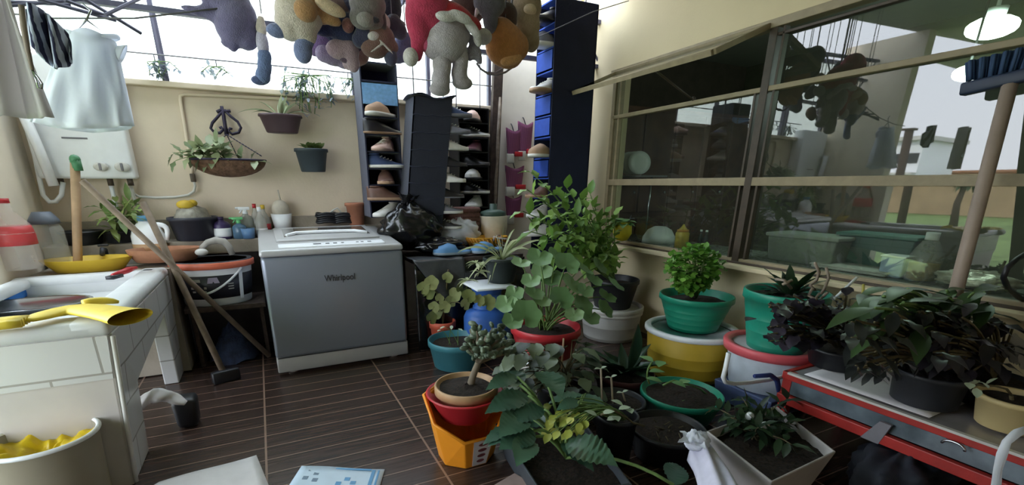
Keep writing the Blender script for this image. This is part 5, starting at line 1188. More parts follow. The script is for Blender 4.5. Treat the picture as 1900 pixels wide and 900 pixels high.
R_ = random.Random(11); g = MB(); gs = MB(); bc_ = oy(1286, 500, 2.56); bb = V((3.10, 2.56, .62)); s = mpp(bc_)
for k in range(60):
    d = V((R_.gauss(0, 1), R_.gauss(0, 1), R_.gauss(0, 1))).normalized(); e = bc_ + V((d.x * 44 * s, d.y * 38 * s, d.z * 42 * s)) * R_.uniform(.5, .95)
    gs.tube(bez(bb, bb.lerp(e, .5) + V((0, 0, .04)), e, 4), [.006, .005, .004, .003, .003], 5)
for k in range(1000):
    d = V((R_.gauss(0, 1), R_.gauss(0, 1), R_.gauss(0, 1))).normalized(); r = R_.uniform(.6, 1) * (1 + .14 * noise.noise(d * 3)); tp_ = 1 if d.z > -.2 else .8
    g.leaf(bc_ + V((d.x * 52 * s * tp_, d.y * 44 * s * tp_, d.z * 44 * s)) * r, V((R_.gauss(0, 1), R_.gauss(0, 1) - .4, R_.gauss(0, .6))) + d * .5, .05, .046, .3, .15, 3, shape=.5)
gs.build('stems', M['gstem'], t); g.build('leaves', L_['bush'], t)

# white bucket with black pot and the tall plant
wb = thing('white_bucket', 'greyish white bucket under the tall leafy plant', 'bucket', (3.10, 3.56, 0))
pot_mesh(wb, (3.10, 3.56, 0), .265, .30, .34, mat('grey_white_bucket', (168, 166, 162), .45, vary=.06), False, 0, 1, 2, rimh=.2)
MB().lathe([(.296, .26), (.308, .265), (.308, .285), (.30, .29), (.312, .30), (.312, .335), (.29, .34), (.285, .3)], (3.10, 3.56, 0), 44).build('rim', M['offwhite'], wb)
MB().lathe([(.001, .30), (.288, .30), (.288, .31), (.001, .31)], (3.10, 3.56, 0), 36).build('sunken_lid', M['offwhite'], wb)
t = pplant('tall_leafy_plant', 'tall bushy bright green plant in a black pot on the white bucket', (3.12, 3.58, .312), .18, .245, .29, M['black'])
tips = [oy(x, y, 3.5 + dy) for x, y, dy in ((985, 320, 0), (978, 352, -.1), (1010, 372, -.15), (1035, 362, 0), (1052, 350, .1), (1080, 372, 0), (1100, 385, .1), (970, 392, -.2), (1000, 410, -.25), (1030, 400, -.3), (1065, 395, -.25), (1090, 405, -.2), (1110, 415, -.1), (985, 430, -.3), (1015, 445, -.4),
        (1050, 430, -.4), (1080, 440, -.35), (1105, 450, -.3), (1125, 430, .05), (1140, 400, .2), (1120, 470, -.35), (1090, 480, -.45), (1055, 470, -.5), (1025, 480, -.45), (1140, 470, -.2), (1000, 470, -.3), (1070, 415, .1), (1045, 385, -.1), (1125, 395, .3), (1095, 360, .2))]
stems_leaves(t, (3.12, 3.58, .55), tips, L_['fresh'], M['gstem'], (.135, .075, .5), .009, 11, seed=12, start=.4, curve=.12)
# red pot with round leaves
wl = thing('white_tub', 'low white tub under the red pot', 'tub', (1.85, 2.85, 0))
pot_mesh(wl, (1.85, 2.85, 0), .24, .30, .235, M['offwhite'], False, .006)
MB().lathe([(.001, .22), (.292, .22), (.292, .238), (.001, .238)], (1.85, 2.85, 0), 36).build('lid', M['white'], wl)
t = pplant('geranium', 'red pot with a big round leaved plant, centre of the group', (1.85, 2.85, .242), .212, .269, .235, M['red'], rimh=.22)
tg = [oy(x, y, 2.85 + dy) for x, y, dy in ((966, 490, .05), (985, 522, -.1), (1000, 480, .1), (1050, 492, 0), (1078, 498, .05), (1060, 530, -.1), (1100, 520, 0), (1140, 530, .1), (1125, 552, 0), (1080, 568, -.2), (1095, 590, -.15), (1040, 555, -.2), (1005, 560, -.2), (965, 570, -.15), (950, 598, -.25), (975, 585, -.3),
      (1020, 520, .1), (1030, 475, .15), (955, 545, -.05), (1110, 495, .15), (1065, 585, -.28), (1120, 575, -.1), (1005, 505, .15), (1042, 515, .2), (990, 545, -.15), (940, 565, -.1), (1085, 540, -.15))]
cluster(t, (1.85, 2.85, .44), tg, L_['ger'], (.092,), M['gstem'], 13, True, .007)
# gas cylinder with the spider plant
gy = 3.70
gb, gt = oy(905, 618, gy).z, oy(905, 545, gy).z
gx = oy(905, 590, gy).x; gr = 46 * mpp((gx, gy, .4))
t = thing('gas_cylinder', 'blue gas cylinder with a collar standing behind the teal pot', 'gas cylinder', (gx, gy, 0))
gz = oy(905, 562, gy).z - .05
MB().lathe([(gr * .6, 0.0), (gr * .8, .02), (gr, .10), (gr, gz - .07), (gr * .9, gz - .02), (gr * .55, gz + .01), (gr * .45, gz + .015), (.001, gz + .02)], (gx, gy, 0), 40, sy=.8).build('cylinder_body', M['blue'], t)
gtz = oy(905, 530, gy).z
MB().lathe([(gr * .62, gz), (gr * .62, gz + .03), (gr * .56, gz + .035), (gr * .56, gtz - .05), (gr * .66, gtz - .03), (gr * .66, gtz), (gr * .6, gtz), (gr * .5, gz + .03), (gr * .5, gz)], (gx, gy, 0), 36, sy=.8).build('collar', M['blue'], t)
MB().tube([(gx, gy, gz), (gx, gy, gz + .07)], .03, 10).build('valve', M['chrome'], t)
p_ = thing('white_plate', 'white square lid lying on top of the gas cylinder', 'lid', (gx, gy, gtz))
MB().hull8([(gx - gr * .85, gy - .2, gtz + .002), (gx + gr * .8, gy - .22, gtz + .002), (gx + gr * .85, gy + .18, gtz + .002), (gx - gr * .8, gy + .2, gtz + .002), (gx - gr * .85, gy - .2, gtz + .02), (gx + gr * .8, gy - .22, gtz + .02), (gx + gr * .85, gy + .18, gtz + .02), (gx - gr * .8, gy + .2, gtz + .02)]).build('lid_sheet', M['white'], p_, bevel=.006)
sx_ = oy(932, 500, gy).x
t = pplant('spider_plant', 'spider plant with arching pale striped leaves in a dark pot', (sx_, gy + .02, gtz + .022), .12, .17, oy(932, 478, gy).z - gtz - .02, mat('dark_green_pot2', (36, 46, 44), .5))
R_ = random.Random(15); g = MB(); b0_ = V((sx_, gy + .02, oy(932, 484, gy).z))
for (x, y, L) in ((868, 520, 1.4), (886, 512, 1.35), (905, 530, 1.5), (912, 520, 1.45), (850, 468, 1.15), (878, 452, 1.2), (985, 430, 1.1), (1010, 445, 1.1), (935, 412, 1.0), (955, 425, 1.05), (915, 425, 1.05), (990, 470, 1.2), (975, 500, 1.3), (900, 470, 1.2), (960, 445, 1.05), (925, 440, 1.0), (1000, 425, 1.1)):
    e = oy(x, y, gy + R_.uniform(-.25, .05)); d = e - b0_; n = 10; pts = bez(b0_, b0_.lerp(e, .5) + V((0, 0, .16 if y > 460 else .10)), e, n); w = .014
    side = d.cross(V((0, 0, 1))).normalized() if d.length else V((1, 0, 0)); vs = []
    for i, p in enumerate(pts):
        ww = w * (1.0 if i < 7 else (1 - (i - 6) / 5)); up_ = V((0, 0, 1)); sd = (side * .7 + V((0, -.0, .7))).normalized() if abs(d.x) < .05 else (V((0, .75, 0)) + V((0, 0, .65)))
        vs += [p - sd * ww, p + V((0, 0, -.006)), p + sd * ww]
    g.add(vs, [f for i in range(n) for f in ((i * 3, i * 3 + 1, i * 3 + 4, i * 3 + 3), (i * 3 + 1, i * 3 + 2, i * 3 + 5, i * 3 + 4))])
for q_, n in ((oy(868, 520, gy - .2), 9), (oy(884, 488, gy - .2), 14), (oy(890, 505, gy - .22), 8)):
    for k in range(n): a = R_.uniform(0, 6.28); g.leaf(q_, (cos(a), sin(a), R_.uniform(-.3, .7)), .10, .03, .9, .2, 4)
g.build('leaves', L_['pale'], t)
# teal pot, ivy pot
t = pplant('teal_pot', 'round teal pot with soil and tiny seedlings, left of red pot', (1.37, 3.50, 0), .202, .250, .24, M['teal'], rimh=.2)
cluster(t, (1.33, 3.45, .18), [oy(x, y, 3.4) for x, y in ((818, 612), (826, 606), (850, 610), (838, 604))], L_['seed'], (.05, .03), M['gstem'], 3, sr=.003)
t = pplant('potted_ivy', 'climbing ivy with pale edged leaves in a small orange pot', (1.38, 3.88, .0), .09, .125, .30, mat('coral_pot', (206, 96, 72), .5), rimh=.2)
iv = [oy(x, y, 3.85 + dy) for x, y, dy in ((785, 535, 0), (800, 525, -.1), (812, 540, .05), (830, 515, 0), (845, 520, .1), (855, 535, 0), (815, 555, -.1), (825, 570, -.1), (805, 570, 0), (800, 590, -.1), (835, 560, -.05), (842, 548, 0), (862, 565, -.2), (868, 548, -.1), (808, 580, .05), (795, 545, .05), (848, 498, .1))]
g = MB(); R_ = random.Random(16)
for p in iv: g.roundleaf(p, (R_.uniform(-.5, .5), -1, R_.uniform(-.2, .7)), .062 * R_.uniform(.75, 1.2), .15, 5)
for (x, y, r) in ((870, 550, .05), (905, 562, .062), (888, 558, .045)): g.roundleaf(oy(x, y, 3.3), (-.1, -1, .4), r * 1.1, .2, 7)
g.build('leaves', L_['ivy'], t)
g = MB().tube([(1.38, 3.88, .24), oy(832, 500, 3.88)], .007, 6); 
for p in iv[::2]: g.tube(bez((1.38, 3.88, .27), (1.38, 3.88, p.z + .05), p, 6), .004, 5)
g.build('stems', M['stem'], t)
# jade plant stack
ob = thing('orange_bin', 'orange plastic stacking bin with a cut down front and a paper label', 'bin', (.89, 2.16, 0))
ang = [rad(22.5 + 45 * k) for k in range(8)]
def octz(r, z, sy=.9): return [V((.89 + r * cos(a), 2.16 + r * sy * sin(a), z)) for a in ang]
rr0, rr1 = .165, .235
lo_, hi_ = octz(rr0, .03), octz(rr1, .0)
def lip(k):
    a = ang[k]; f = -sin(a); return .39 - .20 * max(0, f) ** .7
vs = octz(rr0, .0) + [V((p.x, p.y, lip(k))) for k, p in enumerate(octz(rr1, 0))]; vin = octz(rr0 * .93, .015) + [V((p.x, p.y, lip(k))) for k, p in enumerate(octz(rr1 * .93, 0))]
fs = [(k, (k + 1) % 8, 8 + (k + 1) % 8, 8 + k) for k in range(8)] + [(16 + k, 24 + k, 24 + (k + 1) % 8, 16 + (k + 1) % 8) for k in range(8)] + [(8 + k, 8 + (k + 1) % 8, 24 + (k + 1) % 8, 24 + k) for k in range(8)] + [tuple(range(7, -1, -1)), tuple(16 + k for k in range(8))]
MB().add(vs + vin, fs).build('bin_body', M['orange'], ob, smooth=False, bevel=.006)
MB().tube([V((p.x, p.y, lip(k % 8))) for k, p in enumerate(octz(rr1 * 1.0, 0) + octz(rr1, 0)[:1])], .010, 6).build('bin_edge', M['orange'], ob)
a_, b_ = octz(rr0, 0), octz(rr1, 0); k0, k1 = 5, 6   # front facet
def fac(u, v, d): lo2 = a_[k0].lerp(a_[k1], u); hi2 = V((b_[k0].x, b_[k0].y, lip(k0))).lerp(V((b_[k1].x, b_[k1].y, lip(k1))), u); p = lo2.lerp(hi2, v); n_ = V((p.x - .89, p.y - 2.16, 0)).normalized(); return p + n_ * d
MB().hull8([fac(.30, .06, .004), fac(.92, .06, .004), fac(.92, .06, .006), fac(.30, .06, .006), fac(.30, .98, .004), fac(.92, .98, .004), fac(.92, .98, .006), fac(.30, .98, .006)]).build('paper_label', M['paper'], ob, smooth=False)
for i in range(4):
    v0 = .16 + .2 * i; MB().grid(lambda u, v: fac(.62 + .16 * v * cos(6.283 * u), v0 + .06 + .06 * v * sin(6.283 * u), .0072), 16, 2, True).build('label_mark', mat('maroon_print', (120, 62, 66), .6) if i == 0 else bpy.data.materials['maroon_print'], ob, smooth=False)
rb_ = thing('red_bowl', 'glossy red plastic bowl nested in the orange bin', 'bowl', (.89, 2.16, .22))
MB().lathe([(.10, .24), (.14, .26), (.198, .385), (.218, .40), (.206, .405), (.13, .275), (.001, .26)], (.89, 2.17, 0), 40).build('bowl_body', M['red'], rb_)
t = pplant('jade_plant', 'jade plant with a thick trunk in a tan ceramic pot on the red bowl', (.90, 2.17, .29), .13, .178, .155, M['tan'], rimh=.3, depth=.86)
tb_ = V((.92, 2.17, .42)); R_ = random.Random(17); gs = MB(); g = MB()
br_t = [oy(x, y, 2.17 + dy) for x, y, dy in ((872, 612, 0), (885, 602, -.05), (900, 625, .05), (915, 608, 0), (935, 622, -.05), (895, 645, -.1), (925, 640, .08), (945, 640, 0), (880, 630, .05), (905, 618, -.1), (955, 655, .05), (870, 645, -.05), (938, 605, .05), (950, 628, .1), (915, 655, -.12))]
fork = oy(888, 672, 2.17)
gs.tube(bez(tb_ - V((0, 0, .04)), tb_ + V((.0, 0, .03)), fork, 5), [.026, .024, .022, .02, .019, .018], 8)
for e in br_t:
    pts = bez(fork, fork.lerp(e, .5) + V((0, 0, .02)), e, 6); gs.tube(pts, [.016, .014, .012, .010, .008, .007, .005], 6)
    for j in range(9):
        p = pts[2 + j // 2 if j < 8 else 6]; a = R_.uniform(0, 6.28); d = V((cos(a), sin(a) * .8, R_.uniform(-.2, .8))).normalized()
        g.ell(p + d * .026, (.027, .013, .016), (R_.uniform(-.5, .5), -math.asin(d.z), a), 8, 5)
gs.build('trunk', mat('jade_trunk', (116, 104, 88), .8, vary=.2), t); g.build('leaves', L_['jade'], t)

# front trough with the large leaves
t = thing('leafy_trough_plant', 'large leaved plant in a long dark grey trough at the front', 'potted plant', (1.25, 1.5, 0))
c0, c1, c2, c3 = oz(1010, 925, .2), oz(918, 785, .2), oz(1075, 770, .2), oz(1175, 900, .2)
def tr(f, z): 
    cc = (c0 + c1 + c2 + c3) / 4; return [V((cc.x + (p.x - cc.x) * f, cc.y + (p.y - cc.y) * f, z)) for p in (c0, c3, c2, c1)]
g = MB(); A_, B_, C_, D_ = tr(.82, 0), tr(1, .2), tr(.94, .2), tr(.9, .15)
g.add(A_ + B_ + C_ + D_, [(3, 2, 1, 0)] + [(i, (i + 1) % 4, 4 + (i + 1) % 4, 4 + i) for i in range(4)] + [(4 + i, 4 + (i + 1) % 4, 8 + (i + 1) % 4, 8 + i) for i in range(4)] + [(8 + i, 8 + (i + 1) % 4, 12 + (i + 1) % 4, 12 + i) for i in range(4)] + [(12, 13, 14, 15)])
g.build('trough', mat('slate_trough', (62, 68, 74), .55), t, smooth=False, bevel=.008)
D2 = tr(.92, .16); MB().grid(lambda u, v: D2[0].lerp(D2[1], u).lerp(D2[3].lerp(D2[2], u), v) + V((0, 0, .015 * noise.noise(V((u * 8, v * 8, 0))))), 14, 14).build('soil', M['soil'], t)
R_ = random.Random(18); base = oz(1050, 850, .18)
g = MB(); gs = MB()
spec_ = [((975, 770), (930, 808), .155, .32), ((980, 735), (905, 765), .13, .30), ((990, 800), (930, 832), .16, .3), ((965, 715), (935, 690), .1, .22), ((1005, 690), (1040, 735), .14, .25), ((1050, 822), (1140, 862), .19, .34), ((985, 815), (960, 862), .13, .26), ((1010, 760), (945, 785), .12, .28), ((960, 700), (905, 722), .09, .2), ((1075, 745), (1035, 760), .08, .2), ((1250, 900), (1255, 862), .08, .2)]
for (x0_, y0_), (x1_, y1_), wd, L in spec_:
    z0_ = .30 + (840 - y0_) * .0014
    p = oz(x0_, y0_, z0_); e = oz(x1_, y1_, z0_ - .02); d = e - p; L2 = d.length * 1.08
    gs.tube(bez(base, base.lerp(p, .5) + V((0, 0, .12)), p, 6), .008, 6)
    g.leaf(p, d.normalized() + V((0, 0, .28)), L2, max(wd, L2 * .52), .55, .14, 20, up=V((0, -.35, 1)), shape=.4, wave=.03, rip=.09)
for k in range(10):
    x, y = R_.uniform(935, 1090), R_.uniform(700, 840); p = oz(x, y, .3); gs.tube(bez(base, base.lerp(p, .5) + V((0, 0, .1)), p, 5), .006, 5)
    a = R_.uniform(2, 5.5); g.leaf(p, (cos(a), sin(a), .1), .22, .11, .6, .15, 14, rip=.09)
gs.build('stems', M['gstem'], t); g.build('leaves', L_['deep'], t)
# lime leaved seedling cluster in the trough
t = pplant('lime_leaf_plant', 'small plant with yellow green curled leaves between the big leaves', (1.62, 1.74, 0), .09, .12, .30, M['black'], rimh=.1)
cluster(t, (1.62, 1.74, .28), [oz(x, y, .36) + V((0, R_.uniform(-.05, .05), R_.uniform(-.03, .05))) for x, y in [(1030 + R_.uniform(-10, 60), 772 + R_.uniform(-14, 36)) for _ in range(34)]], L_['lime'], (.06, .045), M['gstem'], 19, sr=.004, droop=.8)

# aloe
t = pplant('aloe', 'dark striped succulent rosette in a brown pot before the yellow bucket', (2.32, 2.46, 0), .185, .225, .15, mat('maroon_pot', (92, 56, 58), .5), rimh=.3)
rosette(t, (2.32, 2.46, .13), 26, .34, .095, L_['aloe'], 20, .6, .3, fold=.5, shape=.3)
g = MB(); g.leaf((2.36, 2.46, .13), (.06, -.05, 1), .40, .12, .15, .5, 8, up=V((0, -1, 0)), shape=.5); g.build('tall_leaf', L_['aloe'], t)
# begonia group in the middle
t = pplant('begonia', 'plant with drooping mixed leaves and a thin stake in a dark pot', (1.72, 2.42, 0), .15, .19, .20, M['dark'])
R_ = random.Random(21)
cluster(t, (1.72, 2.42, .18), [oy(x, y, 2.40 + R_.uniform(-.2, .2)) for x, y in [(R_.uniform(950, 1095), R_.uniform(632, 745)) for _ in range(95)]], leafmat('begonia_leaf', (46, 60, 48), (126, 140, 110)), (.15, .10), M['stem'], 22, sr=.005, droop=.7)
MB().tube([oy(1040, 705, 2.35), oy(1046, 628, 2.35)], .006, 6).build('stake', M['wood'], t)
# seedlings
t = pplant('seedling_pot', 'dark pot of soil with two pale upright seedlings', (1.93, 2.09, 0), .15, .185, .17, M['dark'], depth=.85)
g = MB(); gl = MB()
for (x0_, y0_, x1_, y1_) in ((1117, 738, 1115, 684), (1137, 745, 1134, 700), (1160, 745, 1155, 728)):
    a, b_ = oy(x0_, y0_, 2.06), oy(x1_, y1_, 2.06); g.tube([a - V((0, 0, .02)), a, b_], .006, 6); gl.leaf(b_, (-1, 0, .3), .05, .03, .3, .2, 4); gl.leaf(b_, (.8, -.3, .5), .04, .03, .3, .2, 4)
g.build('stems', mat('pale_stem', (176, 160, 140), .7), t); gl.build('leaves', L_['seed'], t)
# green low pot
t = pplant('wide_green_pot', 'wide low green pot with soil and a creeping leaf stem', (2.39, 1.98, 0), .204, .265, .175, M['green'], depth=.85, rimh=.2)
g = MB(); gl = MB(); pts = [oy(x, y, 1.93) for x, y in ((1230, 715), (1250, 706), (1275, 712), (1300, 722), (1322, 742))]
g.tube(pts, .007, 6); g.tube([oy(x, y, 1.9) for x, y in ((1265, 745), (1285, 738), (1310, 742), (1335, 750))], .005, 5); g.tube(bez(oy(1205, 712, 1.95), oy(1195, 690, 1.95), oy(1210, 672, 1.95)), .006, 6)
for i, p in enumerate([oy(x, y, 1.92) for x, y in ((1205, 690), (1212, 672), (1228, 670), (1245, 708), (1262, 712), (1285, 716), (1312, 735), (1198, 702))]): gl.leaf(p, (cos(i * 1.7), sin(i * 1.7) - .4, .2), .10, .065, .4, .2, 6)
g.build('stems', M['gstem'], t); gl.build('leaves', L_['mid'], t)
# black pot in front
t = pplant('black_soil_pot', 'large black pot full of dry soil at the front', (1.93, 1.66, 0), .168, .215, .185, M['black'], depth=.84, rimh=.12)
g = MB(); gl = MB(); p0_ = oy(1160, 776, 1.62)
g.tube([oy(x, y, 1.60) for x, y in ((1195, 790), (1175, 785), (1158, 772), (1140, 762), (1115, 770))], .006, 6)
for i, (x, y) in enumerate(((1148, 760), (1156, 752), (1140, 772), (1118, 768), (1108, 772), (1164, 758), (1126, 780))): gl.leaf(oy(x, y, 1.6), (cos(i * 2.1), sin(i * 2.1) - .3, .4), .065, .045, .4, .2, 5)
g.build('stems', M['stem'], t); R_ = random.Random(3)
for k in range(14):
    a, r = R_.uniform(0, 6.28), R_.uniform(0, .16); p = V((1.93 + r * cos(a), 1.66 + r * sin(a), .165)); g = MB(); g.tube([p, p + V((R_.uniform(-.06, .06), R_.uniform(-.06, .06), .02))], .003, 5); g.build('twig', M['stem'], t)
gl.build('leaves', L_['seed'], t)
# square planter
t = thing('square_planter', 'square off white planter with a low dark plant, front right', 'potted plant', (2.15, 1.2, 0))
c0, c1, c2, c3 = oz(1432, 896, .26), oz(1552, 838, .26), oz(1440, 752, .26), oz(1310, 800, .26)
g = MB(); A_, B_, C_, D_ = tr(.72, 0.0), tr(1, .26), tr(.94, .26), tr(.88, .2)
def tr4(f, z):
    cc = (c0 + c1 + c2 + c3) / 4; return [V((cc.x + (p.x - cc.x) * f, cc.y + (p.y - cc.y) * f, z)) for p in (c0, c1, c2, c3)]
A_, B_, C_, D_ = tr4(.72, 0), tr4(1, .26), tr4(.95, .262), tr4(.88, .18)
g.add(A_ + B_ + C_ + D_, [(3, 2, 1, 0)] + [(i, (i + 1) % 4, 4 + (i + 1) % 4, 4 + i) for i in range(4)] + [(4 + i, 4 + (i + 1) % 4, 8 + (i + 1) % 4, 8 + i) for i in range(4)] + [(8 + i, 8 + (i + 1) % 4, 12 + (i + 1) % 4, 12 + i) for i in range(4)] + [(12, 13, 14, 15)])
g.build('pot', mat('taupe_white_plastic', (178, 172, 170), .5, vary=.05), t, smooth=False, bevel=.012)
D2 = tr4(.93, .215); MB().grid(lambda u, v: D2[0].lerp(D2[1], u).lerp(D2[3].lerp(D2[2], u), v) + V((0, 0, .02 * noise.noise(V((u * 8, v * 8, 4))))), 16, 16).build('soil', M['soil'], t)
R_ = random.Random(23); base = oz(1400, 815, .22)
tips = [oz(x, y, .3) + V((0, 0, R_.uniform(-.05, .06))) for x, y in [(R_.uniform(1325, 1480), R_.uniform(742, 830)) for _ in range(16)]]
stems_leaves(t, base, tips, L_['dark'], M['stem'], (.095, .04, .6), .005, 10, seed=24, start=.3)
for i, (x, y) in enumerate(((1419, 790), (1391, 772))): MB().ell(oz(x, y, .33), (.024, .02, .022)).build('white_flower', M['white'], t)
cl = thing('white_rag', 'knotted white cloth draped over the corner of the square planter', 'cloth', oz(1300, 850, .27))
pr_ = [oz(x, y, .30) for x, y in ((1290, 815), (1308, 835), (1325, 870), (1345, 905), (1360, 940))]
g = MB()
def rag(u, v):
    i = min(3, int(v * 4)); p = pr_[i].lerp(pr_[i + 1], v * 4 - i); w = .09 + .13 * v
    return p + V((w * (u * 2 - 1), w * .5 * (u * 2 - 1), .012 * sin(u * 15 + v * 4) - .09 * abs(u * 2 - 1) ** 2 + .02))
g.grid(rag, 24, 14); g.build('cloth_sheet', mat('white_rag_cloth', (206, 204, 222), .95), cl, solid=.006)
g = MB(); bagmesh(g, oz(1292, 818, .33), (.062, .05, .05), 6.6); g.build('knot', M['cotton'], cl)
g = MB()
for k in range(5): g.leaf(oz(1285, 822, .33), (cos(k * 1.5), sin(k * 1.5), .4), .09, .05, .3, .6, 5, wave=.5)
g.build('knot_ends', M['cotton'], cl)
t = thing('wood_block', 'small pale wooden block on the floor at the trough corner', 'block', oz(945, 895, .02))
p = oz(950, 905, .06); MB().box((p.x, p.y, .04), (.16, .12, .08), rz=.3).build('block_body', mat('pale_block', (172, 150, 144), .8, vary=.15), t, smooth=False, bevel=.005)
# hanging pot by the window
hp_ = V((3.36, oy(1155, 425, 4).y * 0 + 3.72, 0)); q = ox(1155, 428, 3.36)
t = thing('hanging_pot', 'small round yellow pot with green leaves hanging by the window corner', 'potted plant', q)
r = 17 * mpp(q)
MB().lathe([(.001, -r * 1.15), (r * .6, -r), (r, -r * .3), (r * .95, r * .5), (r * .7, r * .9), (r * .6, r * .9), (r * .6, r * .5), (.001, r * .5)], q, 24).build('pot', mat('lime_yellow_pot', (206, 190, 50), .4), t)
MB().tube([q + V((r * .7, 0, r * .8)), q + V((.10, 0, r * 1.6)), V((3.44, q.y, q.z + .12)), V((3.505, q.y, q.z + .12))], .005, 5).build('hanging_wire', M['cord'], t)
R_ = random.Random(25); g = MB()
for k in range(26):
    a = R_.uniform(0, 6.28); g.leaf(q + V((0, 0, r * .8)), (cos(a), sin(a), R_.uniform(.05, .8)), .17 * R_.uniform(.6, 1.2), .085, .7, .2, 6)
g.build('leaves', L_['mid'], t)
# ------------------------------------------------------------------ right hand shelf
RZ, RX = .45, 2.67; ry0, ry1 = .25, 1.52
t = thing('metal_shelf', 'low red steel shelf unit with glass sides along the window wall', 'shelf', (3.0, .9, 0))
lz = .285
MB().box((RX + .012, (ry0 + ry1) / 2, RZ - .022), (.03, ry1 - ry0, .045)).build('top_rail', M['redmetal'], t, smooth=False, bevel=.004)
MB().box((RX + .0, (ry0 + ry1) / 2, lz), (.035, ry1 - ry0, .055)).build('lower_rail', M['redmetal'], t, smooth=False, bevel=.004)
MB().box((RX + .30, ry1 - .012, RZ - .022), (.60, .03, .045)).build('end_rail', M['redmetal'], t, smooth=False, bevel=.004)
MB().box((RX + .30, ry1 - .012, lz), (.60, .03, .055)).build('end_rail', M['redmetal'], t, smooth=False, bevel=.004)
for x in (RX + .03, 3.4):
    for y in (ry1 - .03, ry0 + .03): MB().box((x, y, (lz - .0) / 2 + (.08 if x < 3 else 0)), (.05, .05, lz + (.16 if x < 3 else 0)) if x < 3 else (.05, .05, lz)).build('leg', M['redmetal'], t, smooth=False)
MB().box((3.06, (ry0 + ry1) / 2, RZ - .012), (.76, ry1 - ry0 - .04, .012)).build('glass_top', mat('grey_glass_sheet', (150, 146, 148), .12, vary=.2, scale=5, coat=.3), t, smooth=False)
MB().box((RX + .014, (ry0 + ry1) / 2, (RZ + lz) / 2), (.008, ry1 - ry0 - .06, RZ - lz - .07)).build('side_panel', mat('dusty_grey_panel', (92, 104, 112), .2, vary=.35, scale=8, coat=.4), t, smooth=False)
MB().box((3.05, (ry0 + ry1) / 2, lz - .02), (.76, ry1 - ry0 - .04, .012)).build('lower_plate', M['dark'], t, smooth=False)
MB().box((RX - .004, .9, RZ + .0), (.025, ry1 - ry0 - .1, .012)).build('edge_strip', M['offwhite'], t, smooth=False)
MB().hull8([(RX - .02, .98, lz - .03), (RX - .02, 1.06, lz - .03), (RX + .0, 1.06, lz - .03), (RX + .0, .98, lz - .03), (RX - .02, .95, lz + .09), (RX - .02, 1.0, lz + .09), (RX + .0, 1.0, lz + .09), (RX + .0, .95, lz + .09)]).build('bracket', M['cord'], t, smooth=False)
MB().tube([V((RX - .02, .72 + .04 * cos(a), lz + .10 + .025 * sin(a))) for a in [pi * j / 10 for j in range(11)]], .006, 6).build('wire_clip', M['chrome'], t)
ps = thing('paper_mat', 'greyish paper lying on the glass top under the pots', 'paper', (2.95, 1.2, RZ))
MB().grid(lambda u, v: V((2.72 + .5 * u, .85 + .58 * v, RZ + .002 + .002 * sin(u * 7))), 8, 8).build('paper_sheet', M['paper'], ps, solid=.002)
# bucket with the pink rim, crate below, and the big green pot
bx_, by_ = 3.06, 1.86
cr = thing('blue_crate', 'dark blue plastic crate under the pink rimmed bucket', 'crate', (bx_, by_, 0))
MB().box((bx_, by_, .075), (.46, .44, .15), taper=.92).build('crate_body', mat('slate_blue_plastic', (70, 84, 120), .5), cr, smooth=False, bevel=.01)
for k in range(3): MB().box((bx_, by_ - .222, .04 + .04 * k), (.40, .012, .012)).build('slat', mat('slate_blue_dark', (52, 62, 94), .5) if k == 0 else bpy.data.materials['slate_blue_dark'], cr, smooth=False)
pb = thing('pink_rimmed_bucket', 'white bucket with a pink red rim and a wire handle near the shelf', 'bucket', (bx_, by_, .15))
ph = .31
pot_mesh(pb, (bx_, by_, .152), .225, .272, ph, mat('bucket_bluewhite', (196, 206, 216), .4), False, 0)
MB().lathe([(.268, ph * .80), (.292, ph * .82), (.30, ph * .98), (.292, ph * 1.02), (.25, ph * 1.0), (.245, ph * .86)], (bx_, by_, .152), 44).build('rim', M['pink'], pb)
MB().lathe([(.001, ph * .90), (.246, ph * .90), (.246, ph * .94), (.001, ph * .94)], (bx_, by_, .152), 36).build('lid', mat('lid_grey', (170, 168, 168), .5), pb)
MB().tube([oy(x, y, 1.60) for x, y in ((1352, 655), (1346, 684), (1342, 700), (1346, 709), (1362, 712), (1390, 710), (1425, 705), (1462, 697), (1474, 692))], .013, 8).build('handle', M['white'], pb)
t = pplant('green_pot_plant', 'large green pot with a dark rosette plant on the pink rimmed bucket', (bx_ - .02, by_ - .04, .44), .172, .250, .40, mat('sea_green_plastic', (34, 142, 118), .42), ribs=3, depth=.9)
top_c = V((bx_ - .02, by_ - .04, .80))
tw_ = oy(1485, 520, by_ - .1)
rosette(t, (tw_.x, by_ - .05, .80), 30, .26, .055, L_['dark'], 26, 1.5, 1.0)
rosette(t, (tw_.x - .06, by_ - .05, .80), 12, .24, .05, L_['dark'], 27, .5, .9, nm='lower_leaves')
# orchid with grey roots
R_ = random.Random(28); rootm = mat('grey_root', (150, 136, 122), .8, vary=.15)
for pts in (((1512, 488), (1520, 505), (1515, 520), (1503, 530), (1512, 538)), ((1533, 497), (1538, 515), (1530, 535), (1524, 545)), ((1440, 518), (1455, 520), (1468, 535)), ((1470, 520), (1452, 528)), ((1508, 535), (1500, 548), (1512, 555), (1520, 545)), ((1535, 543), (1522, 555)), ((1565, 545), (1570, 550), (1568, 560))):
    q_ = [oy(x, y, 1.55 + R_.uniform(-.05, .05)) for x, y in pts]; MB().tube(q_, .008, 7).build('aerial_root', rootm, t)
